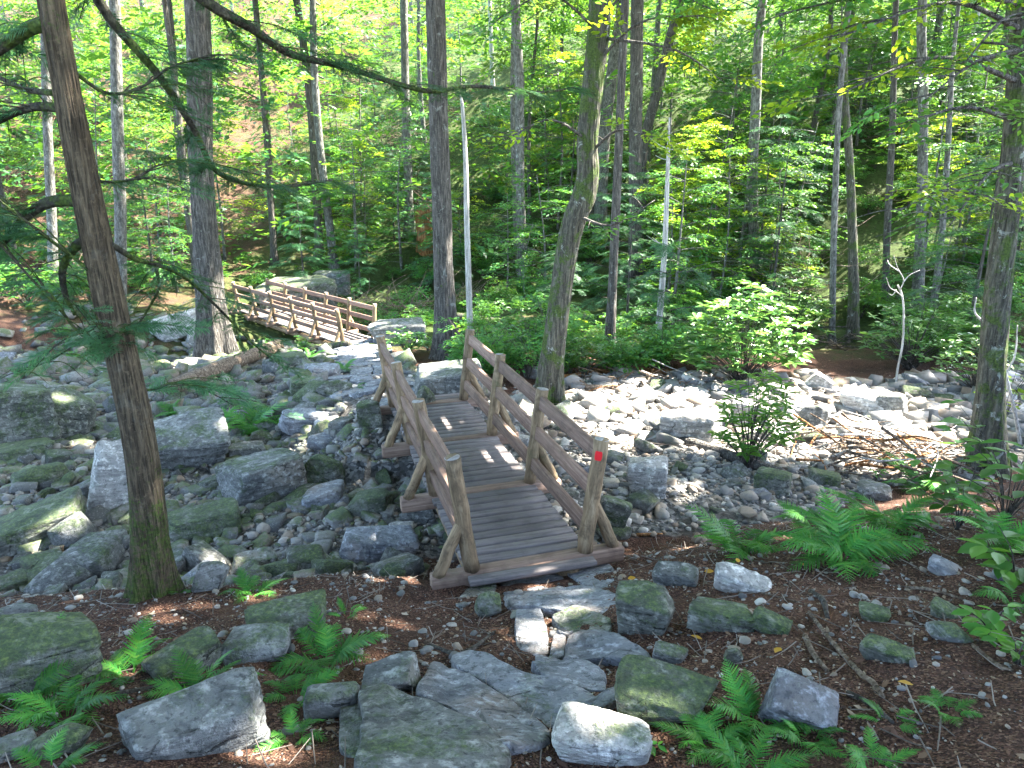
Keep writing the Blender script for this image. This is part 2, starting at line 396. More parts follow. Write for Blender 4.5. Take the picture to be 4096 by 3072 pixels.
def gravel_mat():
    k = NT('gravel_stones'); w_ = k.coord('World'); r = k.island()
    c = k.ramp(r, [(0.0, (0.075, 0.075, 0.075)), (0.22, (0.17, 0.165, 0.16)), (0.42, (0.27, 0.245, 0.21)), (0.58, (0.20, 0.145, 0.10)), (0.74, (0.36, 0.33, 0.285)), (0.88, (0.12, 0.12, 0.115)), (1.0, (0.47, 0.44, 0.39))])
    c = k.mix(k.rng(k.noise(w_, 30, 4, 0.65), 0.45, 0.7, 0, 0.5), c, (0.14, 0.13, 0.11))
    c = k.mix(k.rng(k.noise(w_, 1.1, 3, 0.6), 0.56, 0.72, 0, 0.45), c, (0.07, 0.085, 0.035))
    return k.done(k.bsdf(c, 0.85, 0.25, k.bump(k.noise(w_, 45, 3), 0.4, 0.01)))
M['gravel'] = gravel_mat()
def rubble_mat():
    k = NT('rubble_stones'); w_ = k.coord('World'); r = k.island()
    c = k.ramp(r, [(0.0, (0.055, 0.055, 0.052)), (0.25, (0.12, 0.12, 0.112)), (0.45, (0.19, 0.18, 0.16)), (0.6, (0.14, 0.105, 0.075)), (0.75, (0.25, 0.235, 0.205)), (0.9, (0.10, 0.102, 0.10)), (1.0, (0.36, 0.34, 0.30))])
    c = k.mix(k.rng(k.noise(w_, 22, 5, 0.7), 0.48, 0.66, 0, 0.6), c, (0.06, 0.058, 0.05)); c = k.mix(k.rng(k.noise(w_, 50, 3, 0.7), 0.56, 0.68, 0, 0.6), c, (0.33, 0.32, 0.29))
    mm = k.math('ADD', k.math('MULTIPLY', k.nz(), 0.14), k.math('ADD', k.noise(w_, 2.2, 5, 0.7), k.math('MULTIPLY', k.math('SUBTRACT', k.noise(w_, 19, 4, 0.75), 0.5), 0.4)))
    mm = k.math('ADD', mm, k.math('MULTIPLY', r, 0.12)); c = k.mix(k.rng(mm, 0.58, 0.76, 0, 0.8), c, k.ramp(k.noise(w_, 38, 3, 0.7), [(0.3, (0.014, 0.028, 0.009)), (0.52, (0.045, 0.075, 0.018)), (0.72, (0.12, 0.16, 0.032))]))
    return k.done(k.bsdf(c, 0.82, 0.3, k.bump(k.noise(w_, 26, 4, 0.7), 0.6, 0.02)))
M['rubble'] = rubble_mat()

def ground_mat():
    k = NT('forest_floor'); w_ = k.coord('World'); a = k.n('Attribute', attribute_name='bed').outputs['Fac']
    f = k.n('Attribute', attribute_name='green').outputs['Fac']
    v = k.voro(w_, 95, 'Color'); sp = k.n('SeparateColor'); k.put(sp.inputs[0], v)
    c = k.ramp(sp.outputs[0], [(0.0, (0.022, 0.012, 0.009)), (0.35, (0.058, 0.029, 0.020)), (0.6, (0.10, 0.048, 0.030)), (0.82, (0.15, 0.078, 0.050)), (1.0, (0.24, 0.15, 0.10))])
    c = k.mix(k.rng(k.noise(w_, 28, 5, 0.75), 0.46, 0.64, 0, 0.5), c, (0.040, 0.021, 0.015)); c = k.mix(k.rng(k.noise(w_, 1.6, 5, 0.65), 0.44, 0.66, 0, 0.5), c, (0.055, 0.030, 0.021))
    c = k.mix(k.rng(k.noise(w_, 0.8, 4, 0.6), 0.55, 0.7, 0, 0.5), c, (0.16, 0.085, 0.05))
    v2 = k.voro(w_, 22, 'Color'); s2 = k.n('SeparateColor'); k.put(s2.inputs[0], v2)
    g = k.ramp(s2.outputs[1], [(0, (0.05, 0.05, 0.048)), (0.4, (0.13, 0.13, 0.125)), (0.7, (0.22, 0.21, 0.19)), (1, (0.33, 0.32, 0.30))])
    g = k.mix(k.rng(k.noise(w_, 2.4, 4, 0.6), 0.42, 0.66, 0, 0.7), g, (0.055, 0.045, 0.035))
    c = k.mix(k.rng(k.math('ADD', a, k.math('MULTIPLY', k.math('SUBTRACT', k.noise(w_, 3.5, 4), 0.5), 0.7)), 0.35, 0.65), c, g)
    gr = k.ramp(k.noise(w_, 9, 4, 0.7), [(0.3, (0.016, 0.030, 0.008)), (0.6, (0.045, 0.085, 0.018)), (0.8, (0.10, 0.15, 0.03))])
    gm = k.rng(k.math('MULTIPLY', f, k.noise(w_, 0.9, 5, 0.65)), 0.22, 0.42, 0, 0.85)
    c = k.mix(gm, c, gr)
    hgt = k.math('ADD', k.voro(w_, 95, 'Distance'), k.math('ADD', k.noise(w_, 12, 4), k.noise(w_, 40, 4, 0.7)))
    return k.done(k.bsdf(c, 0.95, 0.15, k.bump(hgt, 0.8, 0.03)))
M['ground'] = ground_mat()

def litter_mat():
    k = NT('dead_leaves'); r = k.island()
    c = k.ramp(r, [(0.0, (0.030, 0.017, 0.012)), (0.35, (0.075, 0.040, 0.027)), (0.62, (0.13, 0.068, 0.042)), (0.82, (0.19, 0.12, 0.075)), (0.94, (0.26, 0.20, 0.14)), (1, (0.36, 0.30, 0.22))])
    return k.done(k.bsdf(c, 0.8, 0.2))
M['litter'] = litter_mat()

def bark_mat(name, dark, light, moss=0.3, lichen=0.2, vs_=(7, 7, 0.9), rel=1.0, foot=0.0):
    k = NT(name); o = k.coord('Object', vs_); w_ = k.coord('World')
    n1 = k.noise(o, 3.0, 6, 0.68, 0.5); n2 = k.noise(w_, 26, 4, 0.7); ri = k.voro(k.coord('Object', (vs_[0] * 1.6, vs_[1] * 1.6, vs_[2])), 3.2, 'Distance')
    c = k.ramp(n1, [(0.3, tuple(x * 0.45 for x in dark)), (0.47, dark), (0.7, light)])
    c = k.mix(k.rng(ri, 0.05, 0.5, 0.75, 0), c, tuple(x * 0.22 for x in dark))
    c = k.mix(k.rng(n2, 0.5, 0.75, 0, 0.4), c, tuple(min(1, x * 1.4) for x in light))
    c = k.mix(k.rng(k.noise(w_, 4.5, 4, 0.7, 0.7), 0.60, 0.68, 0, lichen), c, (0.42, 0.45, 0.40))
    mm = k.noise(w_, 2.6, 5, 0.7, 0.3)
    if foot:
        sz = k.n('SeparateXYZ'); k.put(sz.inputs[0], k.n('TexCoord').outputs['Object']); mm = k.math('ADD', k.math('MULTIPLY', k.math('ADD', mm, k.noise(w_, 30, 4, 0.7)), 0.5), k.rng(sz.outputs[2], 1.9, 0.1, 0, foot))
    c = k.mix(k.rng(mm, 0.74 - 0.3 * moss, 0.84 - 0.3 * moss, 0, 0.85), c, k.ramp(k.noise(w_, 40, 2), [(0.3, (0.02, 0.038, 0.008)), (0.7, (0.08, 0.12, 0.02))]))
    h = k.math('ADD', k.math('MULTIPLY', n1, 1.0), k.math('MULTIPLY', ri, 0.8))
    return k.done(k.bsdf(c, 0.9, 0.2, k.bump(h, 0.9 * rel, 0.035)))
M['bark_hemlock'] = bark_mat('hemlock_bark', (0.062, 0.046, 0.029), (0.170, 0.130, 0.082), 0.52, 0.05, (13, 13, 1.1), 1.2, 0.16)
M['bark_dark'] = bark_mat('dark_ridged_bark', (0.060, 0.054, 0.047), (0.165, 0.15, 0.13), 0.35, 0.30)
M['bark_grey'] = bark_mat('grey_smooth_bark', (0.085, 0.082, 0.072), (0.22, 0.215, 0.19), 0.35, 0.55, (4, 4, 1.6), 0.5)
M['bark_moss'] = bark_mat('mossy_bark', (0.06, 0.055, 0.042), (0.16, 0.15, 0.11), 0.86, 0.5)
M['bark_pale'] = bark_mat('bleached_wood', (0.30, 0.285, 0.26), (0.55, 0.53, 0.49), 0.0, 0.1, (9, 9, 0.6), 0.5)
M['bark_branch'] = bark_mat('mossy_branch', (0.035, 0.032, 0.024), (0.085, 0.08, 0.05), 0.95, 0.05, (5, 5, 5))
M['twig'] = bark_mat('thin_twig', (0.055, 0.048, 0.040), (0.15, 0.13, 0.11), 0.15, 0.1, (5, 5, 5))
M['deadwood'] = bark_mat('dead_wood', (0.12, 0.085, 0.06), (0.30, 0.24, 0.18), 0.2, 0.2, (6, 6, 6))
M['rotten'] = bark_mat('rotten_orange_wood', (0.20, 0.085, 0.03), (0.42, 0.24, 0.11), 0.1, 0.05, (6, 6, 1))

def wood_mat(name, c0, c1, c2, grain=(1.2, 26, 26), stain=0.5, knots=True):
    """sawn or peeled timber; the grain runs along the piece's own x axis"""
    k = NT(name); o = k.coord('Object', grain); w_ = k.coord('World'); r = k.objrand()
    off = k.n('VectorMath', operation='ADD'); k.put(off.inputs[0], o); cb = k.n('CombineXYZ'); k.put(cb.inputs[0], k.math('MULTIPLY', r, 91.0)); k.put(cb.inputs[1], k.math('MULTIPLY', r, 37.0)); k.put(off.inputs[1], cb.outputs[0])
    n1 = k.noise(off.outputs[0], 1.6, 6, 0.65, 0.6); n2 = k.noise(w_, 5, 4, 0.65, 0.3); n3 = k.noise(off.outputs[0], 5, 3, 0.6)
    c = k.ramp(n1, [(0.3, c0), (0.52, c1), (0.74, c2)])
    c = k.mix(k.rng(n3, 0.58, 0.72, 0, 0.7), c, tuple(x * 0.35 for x in c0))
    c = k.mix(k.rng(n2, 0.48, 0.72, 0, stain), c, tuple(x * 0.5 for x in c0))
    c = k.mix(k.rng(k.noise(w_, 2.3, 4, 0.7), 0.58, 0.72, 0, stain * 0.6), c, (0.075, 0.085, 0.035))
    c = k.val(c, k.rng(r, 0, 1, 0.78, 1.2, False))
    return k.done(k.bsdf(c, 0.78, 0.3, k.bump(k.math('ADD', n1, k.math('MULTIPLY', n3, 0.5)), 0.55, 0.008)))
M['plank'] = wood_mat('weathered_plank', (0.080, 0.068, 0.066), (0.142, 0.122, 0.115), (0.215, 0.185, 0.168), stain=0.45)
M['rail'] = wood_mat('brown_rail', (0.10, 0.062, 0.045), (0.185, 0.115, 0.082), (0.29, 0.20, 0.15), stain=0.4)
M['sill'] = wood_mat('red_brown_beam', (0.11, 0.070, 0.050), (0.19, 0.125, 0.090), (0.28, 0.20, 0.15), stain=0.5)
M['post'] = wood_mat('peeled_log', (0.10, 0.066, 0.036), (0.205, 0.140, 0.078), (0.36, 0.27, 0.165), (2.2, 16, 16), stain=0.85)
M['endgrain'] = wood_mat('log_end', (0.16, 0.14, 0.12), (0.27, 0.25, 0.23), (0.38, 0.35, 0.32), (9, 9, 9), stain=0.3)
def flat(name, col, rough=0.7):
    k = NT(name); n = k.noise(k.coord('World'), 60, 4, 0.7)
    return k.done(k.bsdf(k.mix(k.rng(n, 0.5, 0.75, 0, 0.5), col, tuple(x * 0.6 for x in col)), rough, 0.3))
M['red'] = flat('red_paint', (0.62, 0.012, 0.016))

def leaf_mat(name, cols, trans=0.42, tcol=(0.22, 0.42, 0.03), rough=0.45, spec=0.35, obj_var=0.35):
    k = NT(name); r = k.island(); o = k.objrand()
    n = len(cols) - 1
    c = k.ramp(r, [(i / n, x) for i, x in enumerate(cols)])
    c = k.val(c, k.rng(o, 0, 1, 1 - obj_var, 1 + obj_var, False))
    t = k.n('BsdfTranslucent'); k.put(t.inputs[0], k.mix(0.6, c, tcol))
    mx = k.n('MixShader'); mx.inputs[0].default_value = trans
    k.t.links.new(k.bsdf(c, rough, spec), mx.inputs[1]); k.t.links.new(t.outputs[0], mx.inputs[2])
    return k.done(mx.outputs[0])
M['leaf'] = leaf_mat('broad_leaves', [(0.018, 0.100, 0.026), (0.032, 0.145, 0.032), (0.050, 0.19, 0.036), (0.11, 0.24, 0.034)])
M['leaf_lime'] = leaf_mat('lime_leaves', [(0.05, 0.16, 0.012), (0.10, 0.23, 0.014), (0.16, 0.28, 0.016), (0.26, 0.33, 0.02)], 0.5, (0.42, 0.55, 0.02))
M['leaf_canopy'] = leaf_mat('canopy_leaves', [(0.04, 0.11, 0.02), (0.06, 0.14, 0.025), (0.09, 0.18, 0.03)], 0.42, (0.30, 0.42, 0.08))
M['hemlock'] = leaf_mat('hemlock_needles', [(0.018, 0.075, 0.036), (0.030, 0.105, 0.045), (0.045, 0.135, 0.05), (0.08, 0.18, 0.06)], 0.3, (0.10, 0.25, 0.06))
M['rhodo'] = leaf_mat('leathery_leaves', [(0.022, 0.085, 0.018), (0.04, 0.12, 0.022), (0.075, 0.17, 0.035), (0.15, 0.25, 0.05)], 0.2, (0.2, 0.4, 0.05), 0.28, 0.5)
M['fern'] = leaf_mat('fern_fronds', [(0.020, 0.13, 0.022), (0.034, 0.18, 0.026), (0.06, 0.23, 0.03), (0.11, 0.24, 0.03)], 0.4, (0.16, 0.46, 0.05), 0.45, 0.35, 0.45)
M['herb'] = leaf_mat('herb_leaves', [(0.03, 0.12, 0.02), (0.055, 0.18, 0.028), (0.11, 0.26, 0.03)], 0.4, (0.25, 0.5, 0.05))
M['brush'] = leaf_mat('dry_twigs', [(0.05, 0.04, 0.03), (0.10, 0.08, 0.065), (0.20, 0.17, 0.14)], 0.0)
M['yellow'] = leaf_mat('yellow_fallen_leaf', [(0.55, 0.27, 0.02), (0.6, 0.36, 0.05)], 0.3, (0.7, 0.4, 0.02))

# ------------------------------------------------------------------ ground sheet
def axis(lo, hi, a, b, fine, grow):
    m = list(np.arange(a, b, fine)); s = fine; x = b
    while x < hi: m.append(x); s *= grow; x += s
    m.append(hi); s = fine; x = a - fine
    while x > lo: m.insert(0, x); s *= grow; x -= s
    m.insert(0, lo); return np.array(m)
gx = axis(-140, 140, -7.5, 7.5, 0.065, 1.06); gy = axis(-12, 170, 1.8, 12.5, 0.06, 1.03)
XX, YY = np.meshgrid(gx, gy); ZZ = H(XX, YY)
nx, ny = len(gx), len(gy)
ii = (np.arange(ny - 1)[:, None] * nx + np.arange(nx - 1)[None]).ravel()
gm_ = mesh('ground', np.stack([XX, YY, ZZ], -1).reshape(-1, 3), np.stack([ii, ii + 1, ii + nx + 1, ii + nx], -1), True)
BM = bed_mask(XX, YY)
gm_.attributes.new('bed', 'FLOAT', 'POINT').data.foreach_set('value', BM.ravel().astype(np.float32))
gm_.attributes.new('green', 'FLOAT', 'POINT').data.foreach_set('value', (sstep(12, 24, YY) * (1 - 0.45 * sstep(-6, -16, XX)) + 0.15 * BM).ravel().astype(np.float32))
ground = tag(put('ground', gm_, M['ground']), kind='structure')

# ------------------------------------------------------------------ loose gravel and dead leaves: nobody could count them
def in_view(x, y, pad=1.5): return np.abs(x) < 0.76 * y + pad
def near_deck(x, y, m=0.0):
    r = np.zeros(np.shape(x), bool)
    for (bx, by, bz), yaw, L in ((B1, YAW1, 4.95), (B2, YAW2, 7.9)):
        a, b = math.sin(yaw), math.cos(yaw); al = (x - bx) * a + (y - by) * b; ac = (x - bx) * b - (y - by) * a
        r |= (np.abs(ac) < 0.95 + m) & (al > -0.3) & (al < L + 0.1) & ((al < 0.5) | (al > L - 0.6))
    return r
def path_dist(x, y):
    d = np.full(np.shape(x), 9e9)
    for A, B in zip(PATH[:-1], PATH[1:]): d = np.minimum(d, seg_dist(x, y, A, B)[0])
    return d
def pebbles(n, lo, hi, y0, y1, sub, seed, bank=0.0, power=2.2):
    r = np.random.default_rng(seed)
    y = r.uniform(y0, y1, n * 3); x = r.uniform(-0.76 * y1 - 1, 0.76 * y1 + 1, n * 3)
    m = bed_mask(x, y); cl = 0.5 + fbm(x * 0.8, y * 0.8, 3, 5)
    k = in_view(x, y) & (r.random(n * 3) < np.maximum(m * np.clip(cl * 1.5, 0.15, 1), bank)) & ~near_deck(x, y)
    x, y = x[k][:n], y[k][:n]; n = len(x)
    s = lo + (hi - lo) * r.random(n) ** power
    z = H(x, y) + s * 0.18
    V, Fc = rock(seed, sub, 4.0, 6, 0.0)
    sc_ = s[:, None] * np.stack([r.uniform(0.8, 1.35, n), r.uniform(0.7, 1.1, n), r.uniform(0.4, 0.75, n)], -1)
    return scatter(V, Fc, np.stack([x, y, z], -1), rand_rots(n, r, 0.35), sc_)
gp = [pebbles(4600, 0.016, 0.05, 5.6, 10.5, 1, 1), pebbles(2600, 0.016, 0.05, 5.6, 10.5, 1, 2), pebbles(4200, 0.02, 0.06, 8.5, 15.5, 1, 3), pebbles(1800, 0.02, 0.06, 8.5, 15.5, 1, 4),
      pebbles(900, 0.05, 0.10, 5.8, 13, 2, 5), pebbles(900, 0.05, 0.11, 7, 19, 2, 6), pebbles(7000, 0.004, 0.018, 2.2, 6.6, 1, 8, 0.45, 3), pebbles(500, 0.015, 0.04, 2.4, 6.6, 2, 9, 0.4, 2)]
V, Fs = join(gp)
tag(put('gravel', mesh('gravel', V, Fs), M['gravel']), 'loose grey and tan gravel covering the dry stream bed', 'gravel', kind='stuff')

def bank_points(n, r, y0, y1):
    y = r.uniform(y0, y1, n * 2); x = r.uniform(-0.8 * y1, 0.8 * y1, n * 2)
    k = in_view(x, y, 1.0) & (r.random(n * 2) > bed_mask(x, y) * 1.02); return x[k][:n], y[k][:n]
LV = np.array([(-1, 0, 0.05), (-0.2, 0.42, 0.22), (0.55, 0.3, 0.1), (1, 0, 0.28), (0.5, -0.32, 0.16), (-0.2, -0.45, 0.12)]); LF = np.array([(0, 2, 1), (0, 3, 2), (0, 4, 3), (0, 5, 4)])
r = np.random.default_rng(31)
lp = []
for n, y0, y1, lo, hi in ((26000, 2.0, 7.5, 0.005, 0.013), (2600, 2.0, 7.5, 0.014, 0.032), (3500, 9.5, 20, 0.02, 0.05)):
    x, y = bank_points(n, r, y0, y1)
    k = ~near_deck(x, y) & (r.random(len(x)) < 0.35 + 1.6 * fbm(x * 1.3, y * 1.3, 3, 44) + 0.25); x, y = x[k], y[k]
    s = r.uniform(lo, hi, len(x)); lp.append(scatter(LV, LF, np.stack([x, y, H(x, y) + 0.004], -1), rand_rots(len(x), r, 0.30), s))
V, Fs = join(lp)
tag(put('leaf_litter', mesh('leaf_litter', V, Fs), M['litter']), 'brown dead leaves and needles scattered over the forest floor', 'leaf litter', kind='stuff')

# ------------------------------------------------------------------ the two footbridges
def log_mesh(L, r0, r1, seed, seg=16):
    """round peeled log along local x, 0..L"""
    n = 10; x = np.linspace(0, L, n); rr = np.random.default_rng(seed)
    P = np.stack([x, rr.normal(0, 0.004, n), rr.normal(0, 0.004, n)], -1)
    V, Fs = tube(P, np.linspace(r0, r1, n), seg, 0.05, seed, cap=True)
    return V, Fs
def aim(o, a, b, roll=0.0):
    """lay the piece's local x axis from a towards b"""
    d = Vector(b) - Vector(a); q = d.to_track_quat('X', 'Z'); o.rotation_mode = 'QUATERNION'
    o.rotation_quaternion = q @ Matrix.Rotation(roll, 3, 'X').to_quaternion(); o.location = a
    return o
plank_me = [mesh('plank', *box(1.16, 0.111, 0.045, 0.005)) for i in range(1)][0]
sill_me = mesh('sill_beam', *box(1.80, 0.135, 0.145, 0.008))
def bridge(B, yaw, bays, bay, label, seed):
    rr = np.random.default_rng(seed)
    t = thing('footbridge', label, 'footbridge', B, -yaw)
    L = bays * bay; per = 11; pitch = bay / per
    for i in range(-1, bays * per + 3):
        y = i * pitch
        if i % per == 0 and 0 <= i <= bays * per:
            put('sill_beam', sill_me, M['sill'], t, (rr.normal(0, 0.01), y, -0.073), (0, 0, rr.normal(0, 0.006)))
        else:
            put('plank', plank_me, M['plank'], t, (rr.normal(0, 0.008), y - (0.012 if i < 0 else 0), -0.025 + rr.normal(0, 0.0015)), (rr.normal(0, 0.008), rr.normal(0, 0.003), rr.normal(0, 0.005)))
    st = mesh('stringer', *log_mesh(L + 0.5, 0.105, 0.095, seed))
    for s in (-1, 1): aim(put('stringer', st, M['post'], t), (s * 0.40, -0.22, -0.255), (s * 0.40, L + 0.3, -0.255))
    ab = mesh('abutment_beam', *box(1.85, 0.22, 0.26, 0.012))
    for y in (-0.02, L + 0.02): put('abutment_beam', ab, M['sill'], t, (-0.02, y, -0.485))
    pm = [mesh('post', *log_mesh(1.085, 0.071 - 0.004 * (k % 2), 0.066, seed + k)) for k in range(4)]
    bm_ = [mesh('brace', *log_mesh(0.60, 0.056, 0.05, seed + 9 + k, 12)) for k in range(3)]
    rm = [mesh('rail', *box(bay - 0.09, 0.062, 0.140, 0.007)) for k in range(2)]
    posts = []
    for s in (1, -1):
        tops = []
        for k in range(bays + 1):
            y = k * bay
            a = (s * WID, y, -0.004); b = (s * (WID + 0.144 + rr.normal(0, 0.006)), y + rr.normal(0, 0.006), 1.075)
            po = aim(put('post', pm[int(rr.integers(4))], M['post'], t), a, b, rr.uniform(0, 6)); posts.append(po)
            cap_v, cap_f = tube([(0, 0, 0), (0.0035, 0, 0)], [0.0655, 0.062], 16)
            if k == 0: capm = mesh('cut_end', cap_v, cap_f)
            put('cut_end', capm, M['endgrain'], po, (1.083, 0, 0))
            aim(put('brace', bm_[int(rr.integers(3))], M['post'], t), (s * 0.83, y + rr.normal(0, 0.01), -0.012), (s * (WID + 0.07), y, 0.50), rr.uniform(0, 6))
            tops.append((a, b))
        for k in range(bays):
            for hz in (0.925, 0.59, 0.25):
                f = hz / 1.075; a0, b0 = np.array(tops[k][0]), np.array(tops[k][1]); a1, b1 = np.array(tops[k + 1][0]), np.array(tops[k + 1][1])
                p = a0 + (b0 - a0) * f; q = a1 + (b1 - a1) * f; m_ = (p + q) / 2 + np.array([0, 0, rr.normal(0, 0.006)])
                o = put('rail', rm[0], M['rail'], t, tuple(m_)); o.rotation_mode = 'XYZ'
                o.rotation_euler = (-s * 0.0, -s * -0.13, math.pi / 2 + rr.normal(0, 0.002)) if False else (s * 0.12 * 0, 0, math.pi / 2)
                o.rotation_euler.rotate_axis('X', s * 0.133)
    return t, posts
b1, posts1 = bridge(B1, YAW1, 3, BAY1, 'short weathered wooden footbridge by the stone steps, red mark on one log post', 100)
b2, posts2 = bridge(B2, YAW2, 5, BAY2, 'longer wooden footbridge with five railed spans at the far end of the paved path', 200)
# painted trail mark on the first right-hand post: a thin patch that follows the round log
def blaze():
    po = posts1[0]; bpy.context.view_layer.update()
    Mi = po.matrix_world.inverted(); c = Mi @ Vector((0, 0, HC)); ang = math.atan2(c.z, c.y) - 0.12
    n, m_ = 8, 6; V = []
    for i in range(n):
        for j in range(m_):
            x = 0.905 + 0.085 * i / (n - 1); sh = 1 - 0.22 * abs(2 * i / (n - 1) - 1) ** 3
            a = ang + (j / (m_ - 1) - 0.5) * 0.92 * sh; V.append((x, 0.0745 * math.cos(a), 0.0745 * math.sin(a)))
    Q = [(i * m_ + j, i * m_ + j + 1, (i + 1) * m_ + j + 1, (i + 1) * m_ + j) for i in range(n - 1) for j in range(m_ - 1)]
    put('trail_blaze', mesh('trail_blaze', V, np.array(Q), True), M['red'], po)['label'] = 'small red painted trail mark'
blaze()

# ------------------------------------------------------------------ flat stones of the path
path_root = bpy.data.objects.new('stone_path', None); C.objects.link(path_root); tag(path_root, kind='structure')
def slab(poly, lift, mat, seed, thick=0.16, flatten=0.85, name='paving_stone', parent=None):
    """a flagstone with that outline, bedded in the ground"""
    rr = np.random.default_rng(seed); P = np.asarray(poly, float)
    N = 44; Pc = np.vstack([P, P[:1]]); L = np.concatenate([[0], np.cumsum(np.linalg.norm(np.diff(Pc, axis=0), axis=1))])
    s = np.linspace(0, L[-1], N, endpoint=False); ox = np.interp(s, L, Pc[:, 0]); oy = np.interp(s, L, Pc[:, 1])
    c = np.array([ox.mean(), oy.mean()]); size = math.sqrt(np.ptp(ox) * np.ptp(oy))
    for _ in range(1):
        ox = (np.roll(ox, 1) + 4 * ox + np.roll(ox, -1)) / 6; oy = (np.roll(oy, 1) + 4 * oy + np.roll(oy, -1)) / 6
    jit = 0.07 * fbm(s * 11 / max(size, 0.2), s * 0 + seed, 3, seed % 50) + 0.075
    ox = c[0] + (ox - c[0]) * (1 + jit); oy = c[1] + (oy - c[1]) * (1 + jit)
    A = np.stack([ox - c[0], oy - c[1], np.ones(N)], -1); pl, *_ = np.linalg.lstsq(A, H(ox, oy), rcond=None); pl[:2] *= flatten
    pz = lambda x, y: pl[0] * (x - c[0]) + pl[1] * (y - c[1]) + pl[2]
    V = []
    for f, dz in ((1.0, -thick), (1.01, -0.035), (1.0, -0.004), (0.982, 0.010), (0.93, 0.012), (0.7, 0.012), (0.45, 0.012), (0.2, 0.012)):
        x = c[0] + (ox - c[0]) * f; y = c[1] + (oy - c[1]) * f
        nz_ = fbm(x * 9 + seed, y * 9, 4, 60 + seed % 9) * 0.022 + np.round(fbm(x * 2.2 + seed, y * 2.2, 2, 70) * 5) * 0.007
        V.append(np.stack([x, y, pz(x, y) + lift + dz + (nz_ if dz > -0.02 else 0)], -1))
    V = np.concatenate(V + [np.array([[c[0], c[1], pz(c[0], c[1]) + lift + 0.012]])])
    Q = [np.stack([k * N + np.arange(N), k * N + (np.arange(N) + 1) % N, (k + 1) * N + (np.arange(N) + 1) % N, (k + 1) * N + np.arange(N)], -1) for k in range(7)]
    T = np.stack([7 * N + np.arange(N), 7 * N + (np.arange(N) + 1) % N, np.full(N, len(V) - 1)], -1)
    org = np.array([c[0], c[1], pl[2] + lift])
    if P[:, 0] @ np.roll(P[:, 1], -1) - P[:, 1] @ np.roll(P[:, 0], -1) < 0: Q = [q[:, ::-1] for q in Q]; T = T[:, ::-1]
    return put(name, mesh(name, V - org, [np.concatenate(Q), T], True), mat, parent, tuple(org))
Z8 = lambda x, y: (1366 + x / 1.6193, 2048 + y / 1.6193)
near_slabs = [  # outlines traced on the photograph, dropped onto the slope
    [(1030, 430), (1200, 395), (1400, 420), (1560, 530), (1300, 560), (1060, 540)], [(1470, 410), (1640, 340), (1830, 420), (1740, 500), (1590, 490)],
    [(1080, 580), (1240, 555), (1560, 540), (1790, 535), (1780, 640), (1630, 685), (1430, 680), (1100, 640)],
    [(1140, 665), (1290, 680), (1330, 790), (1330, 930), (1240, 930), (1140, 870), (1130, 760)], [(1365, 730), (1520, 680), (1740, 700), (1735, 780), (1690, 825), (1490, 800)],
    [(1380, 840), (1450, 850), (1440, 960), (1340, 970)], [(1395, 800), (1500, 812), (1450, 838)], [(1480, 870), (1560, 835), (1770, 830), (1990, 960), (1940, 1010), (1700, 1000), (1450, 980)],
    [(1260, 970), (1410, 985), (1395, 1018), (1260, 1030)], [(1250, 1045), (1420, 1010), (1600, 1030), (1700, 1090), (1690, 1160), (1560, 1170), (1330, 1120)],
    [(740, 990), (810, 960), (960, 990), (1150, 1090), (1450, 1150), (1650, 1220), (1630, 1280), (1400, 1390), (1310, 1390), (1000, 1200), (760, 1090)],
    [(500, 1230), (600, 1065), (750, 1110), (950, 1200), (1200, 1320), (1350, 1480), (1260, 1510), (1080, 1570), (900, 1440), (700, 1300)],
    [(140, 1290), (200, 1215), (400, 1240), (520, 1290), (750, 1380), (980, 1480), (1080, 1640), (1000, 1740), (100, 1740), (160, 1500)],
    [(0, 1300), (130, 1290), (150, 1480), (100, 1600), (-10, 1560)], [(1380, 1330), (1640, 1240), (1790, 1180), (1760, 1280), (1560, 1370)], [(730, 590), (860, 480), (980, 450), (1000, 500), (880, 560), (780, 620)]]
lifts = [0.035, 0.035, 0.04, 0.035, 0.035, 0.025, 0.025, 0.04, 0.025, 0.035, 0.04, 0.045, 0.055, 0.035, 0.025, 0.04]
for k, (pl_, lf) in enumerate(zip(near_slabs, lifts)):
    w2 = [G(*Z8(*q))[:2] for q in pl_]
    slab(w2, lf, M['stone_slab'] if k not in (4, 12, 13, 15) else M['stone'], 300 + k, 0.22, 0.8, parent=path_root)
rr = np.random.default_rng(77)
tot = 0.25
segs = [(np.array(A), np.array(B)) for A, B in zip(PATH[:-1], PATH[1:])]
for A, B in segs:                                  # crazy paving on the ridge between the bridges
    d = B[:2] - A[:2]; L = np.linalg.norm(d); d /= L; nrm = np.array([-d[1], d[0]])
    while tot < L:
        row = rr.uniform(0.32, 0.5); x = -0.72 + rr.uniform(-0.1, 0.1)
        while x < 0.66:
            wd = rr.uniform(0.32, 0.72); g = 0.025
            cs = [(x + g, g), (x + wd * 0.5, g - rr.uniform(0, 0.05)), (x + wd - g, g), (x + wd - g, row - g), (x + wd * 0.45, row - g + rr.uniform(0, 0.05)), (x + g, row - g)]
            pts = [A[:2] + nrm * (a + rr.normal(0, 0.03)) + d * (tot + b_ + rr.normal(0, 0.035)) for a, b_ in cs]
            if rr.random() < 0.9: slab(pts, rr.uniform(0.01, 0.05), M['stone_slab'], int(rr.integers(9999)), 0.12, 0.9, parent=path_root)
            x += wd
        tot += row
    tot -= L

